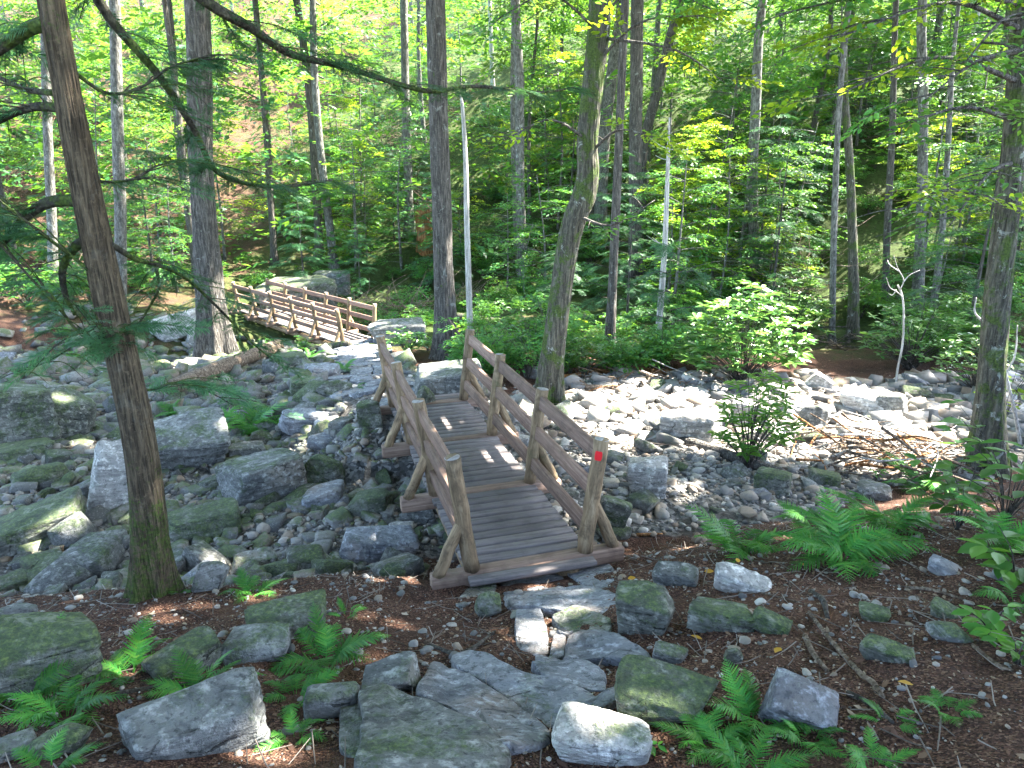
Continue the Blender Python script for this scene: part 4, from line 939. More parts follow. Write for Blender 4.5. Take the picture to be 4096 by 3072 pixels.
# ------------------------------------------------------------------ the trees one can tell apart
BH, BD, BG, BMs, BP = M['bark_hemlock'], M['bark_dark'], M['bark_grey'], M['bark_moss'], M['bark_pale']
hem, hw, hr, ho = tree([(602, 2385), (596, 2200), (585, 2000), (537, 1666), (417, 1111), (305, 555), (205, 0)], [126, 124, 122, 118, 112, 104, 98], BH, 'leaning brown hemlock with mossy boughs standing on the left bank', 'hemlock_tree', top=13, crown_at=(-2.0, 6.5, 12.5), seed=11, seg=28, lobes=0.5)
def px(y, *uv): return [AY(u, v, yy) for (u, v), yy in zip(uv, np.linspace(y[0], y[1], len(uv)))]
hy0 = ho[1]
HB = [((hy0, 7.4), [(130, -420), (300, -180), (432, 62), (640, 310), (780, 525), (860, 680), (990, 735), (1150, 745), (1330, 720)], (0.042, 0.010), 46),
      ((hy0, 8.6), [(100, -640), (420, -330), (800, -10), (1000, 110), (1160, 215), (1366, 265), (1700, 362), (1900, 345), (2150, 370), (2300, 350)], (0.05, 0.010), 60),
      ((hy0, 4.9), [(185, 95), (110, 120), (20, 180), (-150, 300)], (0.05, 0.03), 18), ((hy0, 5.6), [(215, 372), (110, 360), (40, 330), (-120, 250)], (0.022, 0.012), 14),
      ((hy0, 5.0), [(240, 430), (130, 430), (20, 470), (-150, 560)], (0.032, 0.02), 16), ((hy0, 4.9), [(330, 800), (200, 810), (100, 870), (20, 960), (-150, 1120)], (0.045, 0.02), 26),
      ((hy0, 5.1), [(360, 950), (290, 1000), (250, 1080), (262, 1180), (300, 1260)], (0.04, 0.012), 16),
      ((hy0, 7.0), [(440, 975), (540, 1035), (640, 1062), (740, 1110), (830, 1190), (930, 1290), (1030, 1390), (1150, 1480)], (0.022, 0.006), 40),
      ((6.0, 6.6), [(620, 1056), (635, 1150), (590, 1240), (545, 1315), (520, 1400)], (0.016, 0.005), 26), ((hy0, 6.4), [(300, 640), (380, 720), (520, 720), (640, 660), (780, 640), (1000, 690)], (0.015, 0.005), 30),
      ((hy0, 4.6), [(420, 1150), (330, 1060), (200, 960), (60, 850), (-60, 760)], (0.014, 0.006), 26), ((hy0, 4.7), [(440, 1250), (330, 1330), (250, 1250), (130, 1120), (0, 980)], (0.014, 0.006), 26),
      ((hy0, 5.6), [(250, 250), (420, 370), (560, 350), (700, 260), (830, 240)], (0.014, 0.005), 26), ((hy0, 6.0), [(480, 1380), (400, 1340), (300, 1380), (200, 1440), (60, 1500)], (0.014, 0.005), 22),
      ((hy0, 4.8), [(500, 1480), (430, 1400), (440, 1360), (470, 1330)], (0.012, 0.005), 18), ((hy0, 6.4), [(510, 1520), (600, 1560), (700, 1530), (820, 1560), (930, 1620)], (0.012, 0.004), 22)]
for k, (yr, uv, R_, ns) in enumerate(HB): hem_branch(hem, ho, px(yr, *uv), R_, int(ns * 2.4), 400 + k, (0.10, 0.26), 0.2, side_twigs=7 + ns // 6, spread=0.5)

t2, *_ = tree([(860, 1440), (848, 1300), (833, 1111), (812, 800), (800, 555), (787, 0)], [112, 104, 98, 92, 92, 96], BD, 'thick dark rough-barked trunk behind the leaning hemlock, near the far bridge', top=18, crown_at=(-6, 20, 17), seed=12)
t3, *_ = tree([(1785, 1430), (1777, 1200), (1770, 926), (1758, 555), (1741, 0)], [84, 76, 76, 76, 74], BD, 'straight dark trunk beside the flat-topped rock, between the two bridges', top=18, crown_at=(0, 18, 16), seed=13)
t4, w4, r4, o4 = tree([(2190, 1612), (2212, 1400), (2262, 1050), (2292, 900), (2335, 785), (2352, 690), (2350, 560), (2380, 260), (2403, 0)], [90, 84, 84, 92, 96, 86, 82, 84, 88], BMs, 'crooked moss-streaked tree with a kinked trunk right behind the near bridge', top=14, crown_at=(3.6, 13.9, 13.6), crown_r=(5.2, 5.0, 2.6), nleaf=11000, seed=14, seg=26)
tree([(1882, 1345), (1877, 1200), (1868, 900), (1862, 640), (1850, 430), (1840, 380)], [24, 24, 22, 19, 14, 5], BP, 'bare white standing pole without leaves behind the near bridge', 'dead_tree', seed=15, seg=10, lobes=0)
tree([(2090, 1200), (2088, 1000), (2080, 700), (2078, 350), (2062, 0)], [36, 36, 36, 36, 36], BG, 'slim straight grey trunk between the dark straight trunk and the crooked tree', top=19, seed=16, crown_at=(1.5, 27, 18))
tree([(1640, 950), (1632, 700), (1622, 400), (1615, 0)], [36, 34, 32, 30], BG, 'grey trunk left of the dark straight trunk, on the bright hillside', top=20, seed=17)
tree([(2400, 1010), (2410, 640), (2440, 350), (2475, 120), (2490, 0)], [52, 50, 48, 44, 42], BG, 'pale leaning trunk half hidden behind the kinked trunk', top=18, seed=18)
tree([(2560, 960), (2570, 610), (2620, 400), (2680, 150), (2720, 0)], [40, 38, 38, 36, 34], BD, 'dark trunk slanting to the right above the hemlock sapling', top=18, seed=19)
tree([(2540, 1100), (2540, 700), (2545, 350), (2550, 0)], [50, 50, 52, 50], BD, 'broad dark trunk beyond the kinked tree', top=20, seed=20)
t12, w12, r12, o12 = tree([(3025, 1180), (3018, 1000), (3010, 700), (3022, 450), (3035, 150), (3050, 0)], [44, 42, 42, 40, 36, 34], BG, 'grey-brown trunk rising behind the sunlit rhododendron', top=17, seed=21, crown_at=(9, 22, 15))
t13, w13, r13, o13 = tree([(3330, 1370), (3332, 1100), (3340, 800), (3352, 500), (3372, 250), (3400, 0)], [24, 24, 24, 22, 20, 18], BG, 'slim trunk with bare drooping twigs behind the dark brush heap', top=15, seed=22, crown_at=(11, 21, 14))
t14, w14, r14, o14 = tree([(3412, 1360), (3415, 1150), (3408, 900), (3398, 640), (3380, 400), (3378, 150), (3395, 0)], [46, 40, 34, 32, 28, 24, 22], BMs, 'forked mossy-footed trunk next to the slim twiggy trunk', top=16, seed=23, crown_at=(13, 22, 15))
tree([(3670, 1250), (3680, 1000), (3690, 700), (3692, 350), (3690, 0)], [42, 40, 38, 36, 34], BG, 'straight grey trunk left of the big right-hand tree', top=18, seed=24)
tree([(3725, 1290), (3760, 1000), (3785, 700), (3800, 450), (3815, 200)], [26, 24, 22, 20, 16], BG, 'thin pale trunk tilting right, beside the straight grey trunk', top=15, seed=25)
tree([(3540, 1230), (3550, 900), (3570, 500), (3585, 0)], [26, 26, 24, 22], BD, 'thin dark trunk standing behind the bare white sapling', top=17, seed=26)
tree([(480, 1290), (482, 900), (470, 500), (462, 150), (458, 0)], [44, 44, 44, 42, 40], BG, 'pale grey trunk between the leaning hemlock and the thick dark trunk', top=18, seed=27)
tree([(215, 1180), (205, 850), (190, 500), (180, 150), (176, 0)], [38, 36, 34, 32, 30], BG, 'pale trunk behind the left boughs of the leaning hemlock', top=18, seed=28)
t17, w17, r17, o17 = tree([(3950, 1880), (3960, 1600), (3985, 1250), (4010, 1000), (4045, 700), (4068, 400), (4085, 150), (4092, 0)], [120, 100, 92, 88, 84, 80, 76, 74], BMs, 'big mossy trunk with a sunlit right side on the right bank', top=13, crown_at=(9.3, 10.6, 12.8), crown_r=(6.6, 5.0, 2.6), nleaf=15000, seed=29, seg=28)
tree([(2440, 1440), (2445, 1250), (2452, 1100)], [44, 40, 36], BD, 'short dark trunk rising out of the shrubs right of the kinked tree', top=14, seed=30)
ts, ws, rs_, os_ = tree([(2622, 1440), (2640, 1250), (2655, 1050), (2665, 850), (2672, 640), (2678, 470)], [30, 26, 22, 20, 15, 6], BP, 'bleached dead pole with feathery hemlock boughs around its foot', 'dead_tree', seed=31, seg=10, lobes=0)

# broken stubs on the dead poles
for t_, w_, o_, r0 in ((ts, ws, os_, 41), ):
    rq = np.random.default_rng(r0)
    for k in range(7):
        f = rq.uniform(0.25, 0.9); i = f * (len(w_) - 1); a_ = w_[int(i)] + (w_[int(i) + 1] - w_[int(i)]) * (i % 1); an = rq.uniform(0, 6.28); L = rq.uniform(0.15, 0.7); e = a_ + np.array([math.cos(an), math.sin(an), rq.uniform(-0.1, 0.5)]) * L
        V, Fs = tube(catmull([a_, (a_ + e) / 2 + np.array([0, 0, -0.03]), e], 3), np.linspace(0.014, 0.004, 7), 6, 0.1, k); put('branch_stub', mesh('branch_stub', V - o_, Fs, True), M['bark_pale'], t_)
# twiggy details on the named trees
for k, (a, b) in enumerate([((3332, 1120), (3120, 1010)), ((3335, 1060), (3520, 1000)), ((3333, 1180), (3180, 1140)), ((3335, 1000), (3130, 930)), ((3338, 900), (3500, 860)), ((3330, 1200), (3560, 1060))]):
    A = AY(*a, o13[1]); B = AY(*b, o13[1] - 0.6 + 0.3 * k); V, Fs = tube(catmull([A, (A + B) / 2 + np.array([0, 0, -0.22]), B], 6), np.linspace(0.018, 0.004, 13), 6, 0.1, k)
    put('bare_branch', mesh('bare_branch', V - o13, Fs, True), M['deadwood'], t13)
for k, (a, m_, b, n) in enumerate([((2385, 250), (2560, 90), (2820, 60), 30), ((2400, 60), (2600, -60), (2950, 90), 34), ((2370, 600), (2480, 520), (2640, 560), 16), ((2390, 120), (2200, -20), (1980, 80), 26), ((2352, 560), (2200, 480), (2020, 560), 14), ((2300, 860), (2450, 900), (2620, 800), 18), ((2400, 150), (2700, 200), (2900, 330), 24)]):
    y0 = o4[1]; leafy_branch(t4, o4, [AY(*a, y0), AY(*m_, y0 - 0.6), AY(*b, y0 - 1.3 + 0.25 * k)], (0.03, 0.006), n, 600 + k, M['leaf_lime'] if k % 2 == 0 else M['leaf'], 0.95, bmat=M['bark_dark'])
for k, (a, m_, b, n, y1, mt_) in enumerate([((4090, 120), (3800, 10), (3350, 150), 44, 7.4, 'leaf_lime'), ((4085, 330), (3750, 230), (3300, 400), 42, 7.8, 'leaf_lime'), ((4060, 480), (3850, 430), (3560, 520), 30, 8.0, 'leaf'), ((4040, 820), (3800, 760), (3580, 850), 22, 7.9, 'leaf_lime'), ((4092, 20), (3700, -60), (3100, 60), 46, 7.6, 'leaf'),
        ((4080, 200), (3900, 250), (3700, 400), 30, 7.2, 'leaf'), ((4092, -150), (3500, -150), (2850, -20), 44, 8.0, 'leaf'), ((4085, 60), (4000, 90), (3860, 250), 24, 7.0, 'leaf'), ((4050, 650), (3950, 700), (3800, 900), 22, 7.6, 'leaf')]):
    leafy_branch(t17, o17, [AY(*a, o17[1]), AY(*m_, (o17[1] + y1) / 2), AY(*b, y1)], (0.035, 0.006), n, 630 + k, M[mt_], 0.75, bmat=M['bark_dark'], twigs=9, reach=0.75)
for k in range(13):                               # boughs of the hemlock growing round the dead pole
    z = 0.25 + 0.22 * k; a = k * 2.4; c = os_ + np.array([0.25, -0.15, z]); L = 1.5 - 0.085 * k
    d = np.array([math.cos(a), math.sin(a) * 0.8, 0.05])
    hem_branch(ts, os_, [c, c + d * L * 0.5 + np.array([0, 0, 0.08]), c + d * L + np.array([0, 0, -0.12])], (0.014, 0.004), 22, 700 + k, (0.22, 0.40), 0.1, side_twigs=5, bmat=M['twig'], spread=0.45)

# unseen trees beside and behind the camera, added so their crowns shade the stream
for k, (x, y, h) in enumerate([(7.2, 4.2, 13), (11.2, 6.4, 14), (15.5, 9.8, 15), (10.5, 1.5, 13), (15, 4, 14), (20, 13, 15), (19, 7, 14), (22.5, 18.5, 15), (6.5, -1.5, 13), (12.5, -3, 13), (24, 11, 15), (26, 24, 16), (-6.5, 1.0, 14), (-9.5, 6.0, 14), (2.5, -4, 13), (17.5, 0.5, 13), (-2.5, -3.5, 13), (-7, -4.5, 13), (-12, -1, 13), (-3, -9, 14), (3, -9.5, 14), (8.5, -7.5, 14), (-8.5, -9.5, 14), (-13.5, 4, 14), (-14, 10, 15), (-17, 15, 15), (14, -8, 14), (0, -14, 15), (-18, 5, 14)]):
    p0 = np.array([x, y, h1(x, y)]); t = thing('tree', 'tall unseen woodland tree added to shade the stream clearing', 'tree', tuple(p0), 0, 'unseen trees added to shade the clearing')
    rr_ = np.random.default_rng(800 + k); W_ = np.array([(0, 0, -0.1), (rr_.normal(0, 0.1), rr_.normal(0, 0.1), h * 0.4), (rr_.normal(0, 0.25), rr_.normal(0, 0.25), h)])
    V, Fs = trunk_mesh(W_, [0.2, 0.16, 0.07], 14, k); put('trunk', mesh('trunk', V, Fs, True), BD, t)
    add_crown(t, p0 + np.array([rr_.normal(0, 0.8), rr_.normal(0, 0.8), h]), (4.6, 4.6, 2.6), 6500, 820 + k, p0, bark=BD)

# ------------------------------------------------------------------ forest behind: kinds built once, then copied one by one
def sapling_parts(seed, h, nb=26, per=7, templ=None, rad=1.9, z0=0.12, size=0.85, mat='leaf'):
    r = np.random.default_rng(seed); P = np.array([(0, 0, -0.1), (r.normal(0, 0.15), r.normal(0, 0.15), h * 0.5), (r.normal(0, 0.35), r.normal(0, 0.35), h)]); Pc = catmull(P, 8)
    limbs = [(Pc, np.linspace(0.05 + 0.004 * h, 0.01, len(Pc)))]; SP, SD = [], []
    for k in range(nb):
        f = z0 + (0.97 - z0) * (k + r.random()) / nb; i = int(f * (len(Pc) - 1)); a = r.uniform(0, 6.28); L = rad * (0.45 + 0.75 * math.sin(math.pi * min(0.95, f * 0.8 + 0.15))) * r.uniform(0.6, 1.1)
        d = np.array([math.cos(a), math.sin(a), r.uniform(-0.05, 0.35)]); q = catmull([Pc[i], Pc[i] + d * L * 0.55, Pc[i] + d * L + np.array([0, 0, -0.12 * L])], 3)
        limbs.append((q, np.linspace(0.018, 0.004, len(q)))); j = (r.uniform(0.25, 1, per) * (len(q) - 1)).astype(int)
        SP.append(q[j] + r.normal(0, 0.05, (per, 3))); SD.append(d[None] * np.array([1, 1, 0.3]) + r.normal(0, 0.55, (per, 3)) * np.array([1, 1, 0.25]))
    V1 = limbs_mesh(limbs, 5); SP = np.concatenate(SP); V2 = place_sprays(templ or SPR, SP, np.concatenate(SD), size * r.uniform(0.7, 1.2, len(SP)), r, 0.2)
    return mesh('trunk', *V1, True), mesh('crown', *V2)
def hemlock_parts(seed, h, nb=34, rad=1.5):
    r = np.random.default_rng(seed); Pc = catmull([(0, 0, -0.1), (r.normal(0, 0.06), r.normal(0, 0.06), h * 0.5), (0, 0, h)], 8); limbs = [(Pc, np.linspace(0.04 + 0.004 * h, 0.006, len(Pc)))]; SP, SD = [], []
    for k in range(nb):
        f = 0.05 + 0.93 * (k + r.random()) / nb; i = int(f * (len(Pc) - 1)); a = k * 2.4 + r.normal(0, 0.3); L = rad * (1 - 0.85 * f) * r.uniform(0.75, 1.1) + 0.12
        d = np.array([math.cos(a), math.sin(a), 0.12]); q = catmull([Pc[i], Pc[i] + d * L * 0.55 + np.array([0, 0, 0.03]), Pc[i] + d * L + np.array([0, 0, -0.22 * L])], 3); limbs.append((q, np.linspace(0.012, 0.003, len(q))))
        m = int(4 + 7 * L); j = (r.uniform(0.15, 1, m) * (len(q) - 1)).astype(int); h_ = np.cross(d, (0, 0, 1)) * r.choice([-1, 1], m)[:, None]
        SP.append(q[j]); SD.append(h_ * r.uniform(0.3, 1, (m, 1)) + d[None] * 0.8 + r.normal(0, 0.2, (m, 3)) * np.array([1, 1, 0.4]) + np.array([0, 0, -0.25]))
    SP = np.concatenate(SP); V2 = place_sprays(HSP, SP, np.concatenate(SD), r.uniform(0.28, 0.5, len(SP)), r, 0.2)
    return mesh('trunk', *limbs_mesh(limbs, 5), True), mesh('crown', *V2)
def shrub_parts(seed, n=9, h=1.0, per=7, size=0.55):
    r = np.random.default_rng(seed); limbs, SP, SD = [], [], []
    for k in range(n):
        a = r.uniform(0, 6.28); o = r.uniform(0.1, 0.55) * h; e = np.array([math.cos(a) * o, math.sin(a) * o, h * r.uniform(0.5, 1)]); q = catmull([(0, 0, -0.05), e * np.array([0.35, 0.35, 0.55]), e], 3)
        limbs.append((q, np.linspace(0.012, 0.004, len(q)))); j = np.clip((r.uniform(0.45, 1, per) * len(q)).astype(int), 0, len(q) - 1); SP.append(q[j]); b = r.uniform(0, 6.28, per); SD.append(np.stack([np.cos(b), np.sin(b), r.uniform(-0.1, 0.35, per)], -1))
    SP = np.concatenate(SP); return mesh('stems', *limbs_mesh(limbs, 5), True), mesh('leaves', *place_sprays(SPR, SP, np.concatenate(SD), size * r.uniform(0.7, 1.2, len(SP)), r, 0.3))
def brush_parts(seed, n=60, h=1.6):
    r = np.random.default_rng(seed); parts = []
    for k in range(n):
        a = r.uniform(0, 6.28); s0 = np.array([r.normal(0, 0.25), r.normal(0, 0.25), r.uniform(0, 0.5) * h]); e = s0 + np.array([math.cos(a), math.sin(a), r.uniform(-0.2, 0.9)]) * r.uniform(0.4, 1.0) * h * 0.7
        parts.append(tube(catmull([s0, (s0 + e) / 2 + r.normal(0, 0.06, 3), e], 2), np.linspace(0.010, 0.003, 5), 4, 0, k))
    return join(parts)
def template(name, label, cat, parts, mats, names):
    t = thing(name, label, cat); 
    for me, m_, n_ in zip(parts, mats, names): put(n_, me, m_, t)
    return t
SAP = [template('sapling', 'x', 'sapling', sapling_parts(900 + k, 4.5 + 0.7 * k, rad=1.7 + 0.1 * k), (M['bark_grey'], M['leaf'] if k % 4 else M['leaf_lime']), ('trunk', 'crown')) for k in range(7)]
HEMS = [template('hemlock_sapling', 'x', 'hemlock', hemlock_parts(930 + k, 3.0 + 1.3 * k, rad=1.1 + 0.35 * k), (M['bark_dark'], M['hemlock']), ('trunk', 'crown')) for k in range(4)]
SHR = [template('shrub', 'x', 'shrub', shrub_parts(950 + k, 8 + k, 0.7 + 0.14 * k), (M['twig'], M['leaf'] if k != 2 else M['herb']), ('stems', 'leaves')) for k in range(5)]
BRU = [template('bare_brush', 'x', 'brush', (mesh('twigs', *brush_parts(970 + k, 70), True),), (M['deadwood'],), ('twigs',)) for k in range(3)]
def tall_parts(seed, h):
    r = np.random.default_rng(seed); W_ = np.array([(0, 0, -0.2), (r.normal(0, 0.2), r.normal(0, 0.15), h * 0.35), (r.normal(0, 0.4), r.normal(0, 0.3), h * 0.7), (r.normal(0, 0.6), r.normal(0, 0.4), h)]); R = np.array([1, 0.85, 0.65, 0.25]) * r.uniform(0.11, 0.2)
    tr = trunk_mesh(W_, R, 12, seed); nb = 14; SP, SD, limbs = [], [], [tr]
    for k in range(nb):
        f = r.uniform(0.3, 1.0); p = W_[0] + (W_[-1] - W_[0]) * f; a = r.uniform(0, 6.28); L = r.uniform(1.2, 3.2); d = np.array([math.cos(a), math.sin(a), r.uniform(0, 0.6)]); q = catmull([p, p + d * L * 0.5, p + d * L], 3)
        limbs.append(tube(q, np.linspace(0.035, 0.006, len(q)), 5)); m = 12; j = (r.uniform(0.3, 1, m) * (len(q) - 1)).astype(int); SP.append(q[j] + r.normal(0, 0.25, (m, 3))); SD.append(d[None] + r.normal(0, 0.7, (m, 3)) * np.array([1, 1, 0.3]))
    SP = np.concatenate(SP); return mesh('trunk', *join(limbs), True), mesh('crown', *place_sprays(SPR, SP, np.concatenate(SD), 1.5 * r.uniform(0.8, 1.3, len(SP)), r, 0.3))
TALL = [template('forest_tree', 'x', 'tree', tall_parts(990 + k, 15 + k), (M['bark_grey'] if k % 2 else M['bark_dark'], M['leaf'] if k % 3 else M['leaf_canopy']), ('trunk', 'crown')) for k in range(7)]
TALL.append(template('forest_tree', 'x', 'tree', tall_parts(998, 16), (M['bark_pale'], M['leaf']), ('trunk', 'crown')))
def proj_px(p):
    x, y, z = p[0], p[1], p[2] - HC; cp, sp = math.cos(PITCH), math.sin(PITCH); d = y * cp - z * sp; u = y * sp + z * cp
    return 2048 + F_PX * x / d, 1536 - F_PX * u / d
used = set()
def where(x, y):
    u, v = proj_px((x, y, h1(x, y) + 1.5)); d = y - (17 if x > -1 else 27); far = 'close behind' if d < 5 else ('some way behind' if d < 16 else ('well beyond' if d < 32 else 'far beyond'))
    for lim, lm in ((420, 'the leaning hemlock'), (760, 'the two left boulders'), (1000, 'the thick dark trunk'), (1560, 'the far bridge'), (1830, 'the straight dark trunk'), (2120, 'the bare white pole'), (2420, 'the kinked tree'), (2720, 'the bleached pole'), (3100, 'the sunlit rhododendron'), (3450, 'the forked mossy-footed trunk'), (3640, 'the bare white sapling'), (9999, 'the big mossy trunk')):
        if u < lim: return far + ' ' + lm
def plant(tmpl, x, y, scale, label, group, rotz=None):
    rz = rr.uniform(0, 6.28) if rotz is None else rotz; loc = (x, y, h1(x, y) - 0.03)
    if id(tmpl) not in used:
        used.add(id(tmpl)); tmpl.location = loc; tmpl.rotation_euler = (0, 0, rz); tmpl.scale = (scale,) * 3; tmpl['label'] = label; tmpl['group'] = group; return tmpl
    return dup(tmpl, loc, rz, scale, label, group)
def shades(x, y, top, rad=1.0):
    z0 = h1(x, y); P = np.array([(x + dx, y + dy, z0 + f * top) for f in (0.3, 0.6, 0.95) for dx in (-rad, 0, rad) for dy in (-rad, rad)]); big = SPA[SPA[:, 3] > 0.55]
    for sx, sy, sz, rx, ry in big:
        k = (P[:, 2] - sz) / S[2]; qx = P[:, 0] - S[0] * k; qy = P[:, 1] - S[1] * k
        if (((qx - sx) / rx) ** 2 + ((qy - sy) / ry) ** 2 < 0.9).any() and sy < 25: return True
    return False
def clear_of(x, y, m):
    if float(path_dist(np.array([x]), np.array([y]))[0]) < 0.9 + m: return False
    a, b = math.sin(YAW2), math.cos(YAW2); al = (x - B2[0]) * a + (y - B2[1]) * b; ac = (x - B2[0]) * b - (y - B2[1]) * a
    if -1 < al < 9 and abs(ac) < 1.2 + m: return False
    if al < 9.5 and ac < 0 and -3.5 - m < ac and al > -2 : return False        # keep the view of the far railing
    if abs(x) < 3.2 + m and y < 13: return False
    return True
rr = np.random.default_rng(2024)
near_tr = [(o.location.x, o.location.y) for o in bpy.data.objects if o.name.split('.')[0] in ('tree', 'hemlock_tree', 'dead_tree')]
n = 0
while n < 60:                                     # tall forest trees
    y = 26 + 62 * rr.random() ** 1.25; x = rr.uniform(-0.8 * y, 0.8 * y)
    if not clear_of(x, y, 0.6) or any((x - a) ** 2 + (y - b) ** 2 < 3 for a, b in near_tr): continue
    if x < -2 and rr.random() < 0.45: continue
    if y < 45 and shades(x, y, 17, 2.6): continue
    near_tr.append((x, y)); k = int(rr.integers(8)); L_ = ('dark-barked', 'grey-barked', 'dark-barked', 'grey-barked', 'dark-barked', 'grey-barked', 'dark-barked', 'pale-barked')[k] + ' slender forest tree ' + where(x, y)
    plant(TALL[k], x, y, rr.uniform(0.8, 1.2), L_, 'forest trees: ' + L_); n += 1
n = 0
while n < 175:                                    # leafy saplings of the understorey
    y = 17 + 44 * rr.random() ** 1.35; x = rr.uniform(-0.8 * y, 0.8 * y)
    if not clear_of(x, y, 1.4) or (x < 0 and y < 27) or (x > 0 and y < 19): continue
    if y < 26 and 3130 < proj_px((x, y, -1))[0] < 3640: continue
    if x < -1 and rr.random() < 0.2: continue
    sz = rr.uniform(0.6, 1.05) * (0.75 if y < 22 else 1)
    if y < 30 and shades(x, y, 6 * sz, 1.4): continue
    left = x < -1
    k = int(rr.integers(7)); L_ = ('small ' if sz < 0.72 else 'tall ' if sz > 0.92 else '') + ('lime-green' if k % 4 == 0 else 'mid-green') + ' leafy sapling ' + where(x, y)
    plant(SAP[k], x, y, sz, L_, 'saplings: ' + L_); n += 1
n = 0
while n < 50:
    y = 18 + 34 * rr.random() ** 1.2; x = rr.uniform(-0.8 * y, 0.8 * y)
    if not clear_of(x, y, 1.2) or (x < 0 and y < 28) or (y < 32 and shades(x, y, 4, 1.0)): continue
    left = x < -1
    k = int(rr.integers(4)); L_ = ('small', 'middling', 'tall', 'very tall')[k] + ' feathery young hemlock ' + where(x, y)
    plant(HEMS[k], x, y, rr.uniform(0.7, 1.1), L_, 'young hemlocks: ' + L_); n += 1
n = 0
while n < 260:                                    # low shrubs
    y = 15.2 + 32 * rr.random() ** 1.5; x = rr.uniform(-0.8 * y, 0.8 * y)
    if float(bed_mask(np.array([x]), np.array([y]))[0]) > 0.2 or not clear_of(x, y, 0.2) or (x < -1.2 and y < 22): continue
    if y < 20.5 and 3130 < proj_px((x, y, -1))[0] < 3640: continue
    left = x < -1.5
    sz = rr.uniform(0.6, 1.35); k = int(rr.integers(5)); L_ = ('knee-high' if sz < 0.85 else 'waist-high' if sz < 1.15 else 'bushy') + (' bright' if k == 2 else '') + ' green shrub ' + where(x, y)
    plant(SHR[k], x, y, sz, L_, 'low shrubs: ' + L_); n += 1
n = 0
while n < 26:
    y = 24 + 26 * rr.random(); x = rr.uniform(-0.75 * y, 0.75 * y)
    if not clear_of(x, y, 0.8): continue
    left = x < -1
    L_ = 'tangle of bare grey twigs ' + where(x, y)
    plant(BRU[int(rr.integers(3))], x, y, rr.uniform(0.9, 2.0), L_, 'bare brush: ' + L_); n += 1

n = 0
while n < 60:                                     # small plants between the rocks round the far bridge
    y = rr.uniform(18, 31); x = rr.uniform(-0.72 * y, -1.5); a_, b_ = math.sin(YAW2), math.cos(YAW2); al = (x - B2[0]) * a_ + (y - B2[1]) * b_; ac = (x - B2[0]) * b_ - (y - B2[1]) * a_
    if float(path_dist(np.array([x]), np.array([y]))[0]) < 1.0 or (-1 < al < 9 and abs(ac) < 1.2): continue
    sz = rr.uniform(0.28, 0.48); k = int(rr.integers(5)); L_ = 'ankle-high' + (' bright' if k == 2 else '') + ' green plant ' + where(x, y)
    plant(SHR[k], x, y, sz, L_, 'low plants: ' + L_); n += 1
# the far wood up the hill reads as one mass of leaves
r = np.random.default_rng(3300); m = 15500; y = 31 + 75 * r.random(m) ** 1.15; x = r.uniform(-0.85, 0.85, m) * y; hh = r.uniform(0.1, 1, m) ** 1.6 * 14
dens = 0.5 + fbm(x * 0.12, y * 0.12, 3, 8); k = (r.random(m) < np.clip(dens * 1.3 - 0.1, 0.12, 1)) & ~((x < -3) & (x > -26) & (r.random(m) < 0.12)); x, y, hh = x[k], y[k], hh[k]; P = np.stack([x, y, H(x, y) + hh], -1)
a = r.uniform(0, 6.28, len(P)); D = np.stack([np.cos(a), np.sin(a), r.normal(0, 0.2, len(P))], -1)
SPF = [spray(r, 14, 0.9, LEAF4, 0.22) for _ in range(4)]
V, Fs = place_sprays(SPF, P, D, r.uniform(1.1, 2.2, len(P)), r, 0.3)
tag(put('far_wood', mesh('far_wood', V, Fs), M['leaf']), 'mass of green foliage of the far wooded hillside', 'foliage', kind='stuff')

# ------------------------------------------------------------------ ferns
def frond_parts(seed, npair=22):
    """one arching frond along x, unit length"""
    r = np.random.default_rng(seed); parts = []; t = np.linspace(0.0, 1, 14); arch = lambda t: np.stack([t * 0.92, t * 0, 0.42 * t - 0.50 * t ** 2.2], -1)
    parts.append(tube(arch(t), np.linspace(0.008, 0.002, 14), 4, 0, seed, False))
    nt = 6; xs = np.linspace(0, 1, 2 * nt + 1); top = np.where(np.arange(2 * nt + 1) % 2 == 1, 1.0, 0.42) * (1 - xs) ** 0.55 * 0.115; top[0] = 0.02; top[-1] = 0
    PV = np.vstack([np.stack([xs, top, -0.10 * xs ** 2], -1), np.stack([xs, -top, -0.10 * xs ** 2], -1), np.stack([xs, 0 * xs, 0.02 - 0.10 * xs ** 2], -1)]); m = 2 * nt + 1
    PF = []
    for i in range(m - 1):
        PF += [(2 * m + i, 2 * m + i + 1, i + 1), (2 * m + i, i + 1, i), (2 * m + i, m + i, m + i + 1), (2 * m + i, m + i + 1, 2 * m + i + 1)]
    PF = np.array(PF)
    tt = np.linspace(0.13, 0.985, npair); P = arch(tt); ln = 0.25 * np.sin(np.pi * np.clip(0.16 + 0.86 * tt, 0, 0.985)) ** 0.8 + 0.015
    for s in (-1, 1):
        a = s * (1.22 - 0.45 * tt) + r.normal(0, 0.06, npair); T = np.gradient(P, axis=0); T /= np.linalg.norm(T, axis=1)[:, None]
        D = T * np.cos(a)[:, None] + np.array([0, 1.0, 0]) * np.sin(a)[:, None] + np.array([0, 0, 1.0]) * r.normal(-0.06, 0.06, (npair, 1))
        parts.append(scatter(PV, PF, P, dirs_to_rots(D, r, 0.1), ln * r.uniform(0.85, 1.1, npair)))
    return join(parts)
FRO = [mesh('frond', *frond_parts(1000 + k, 18 + k)) for k in range(4)]
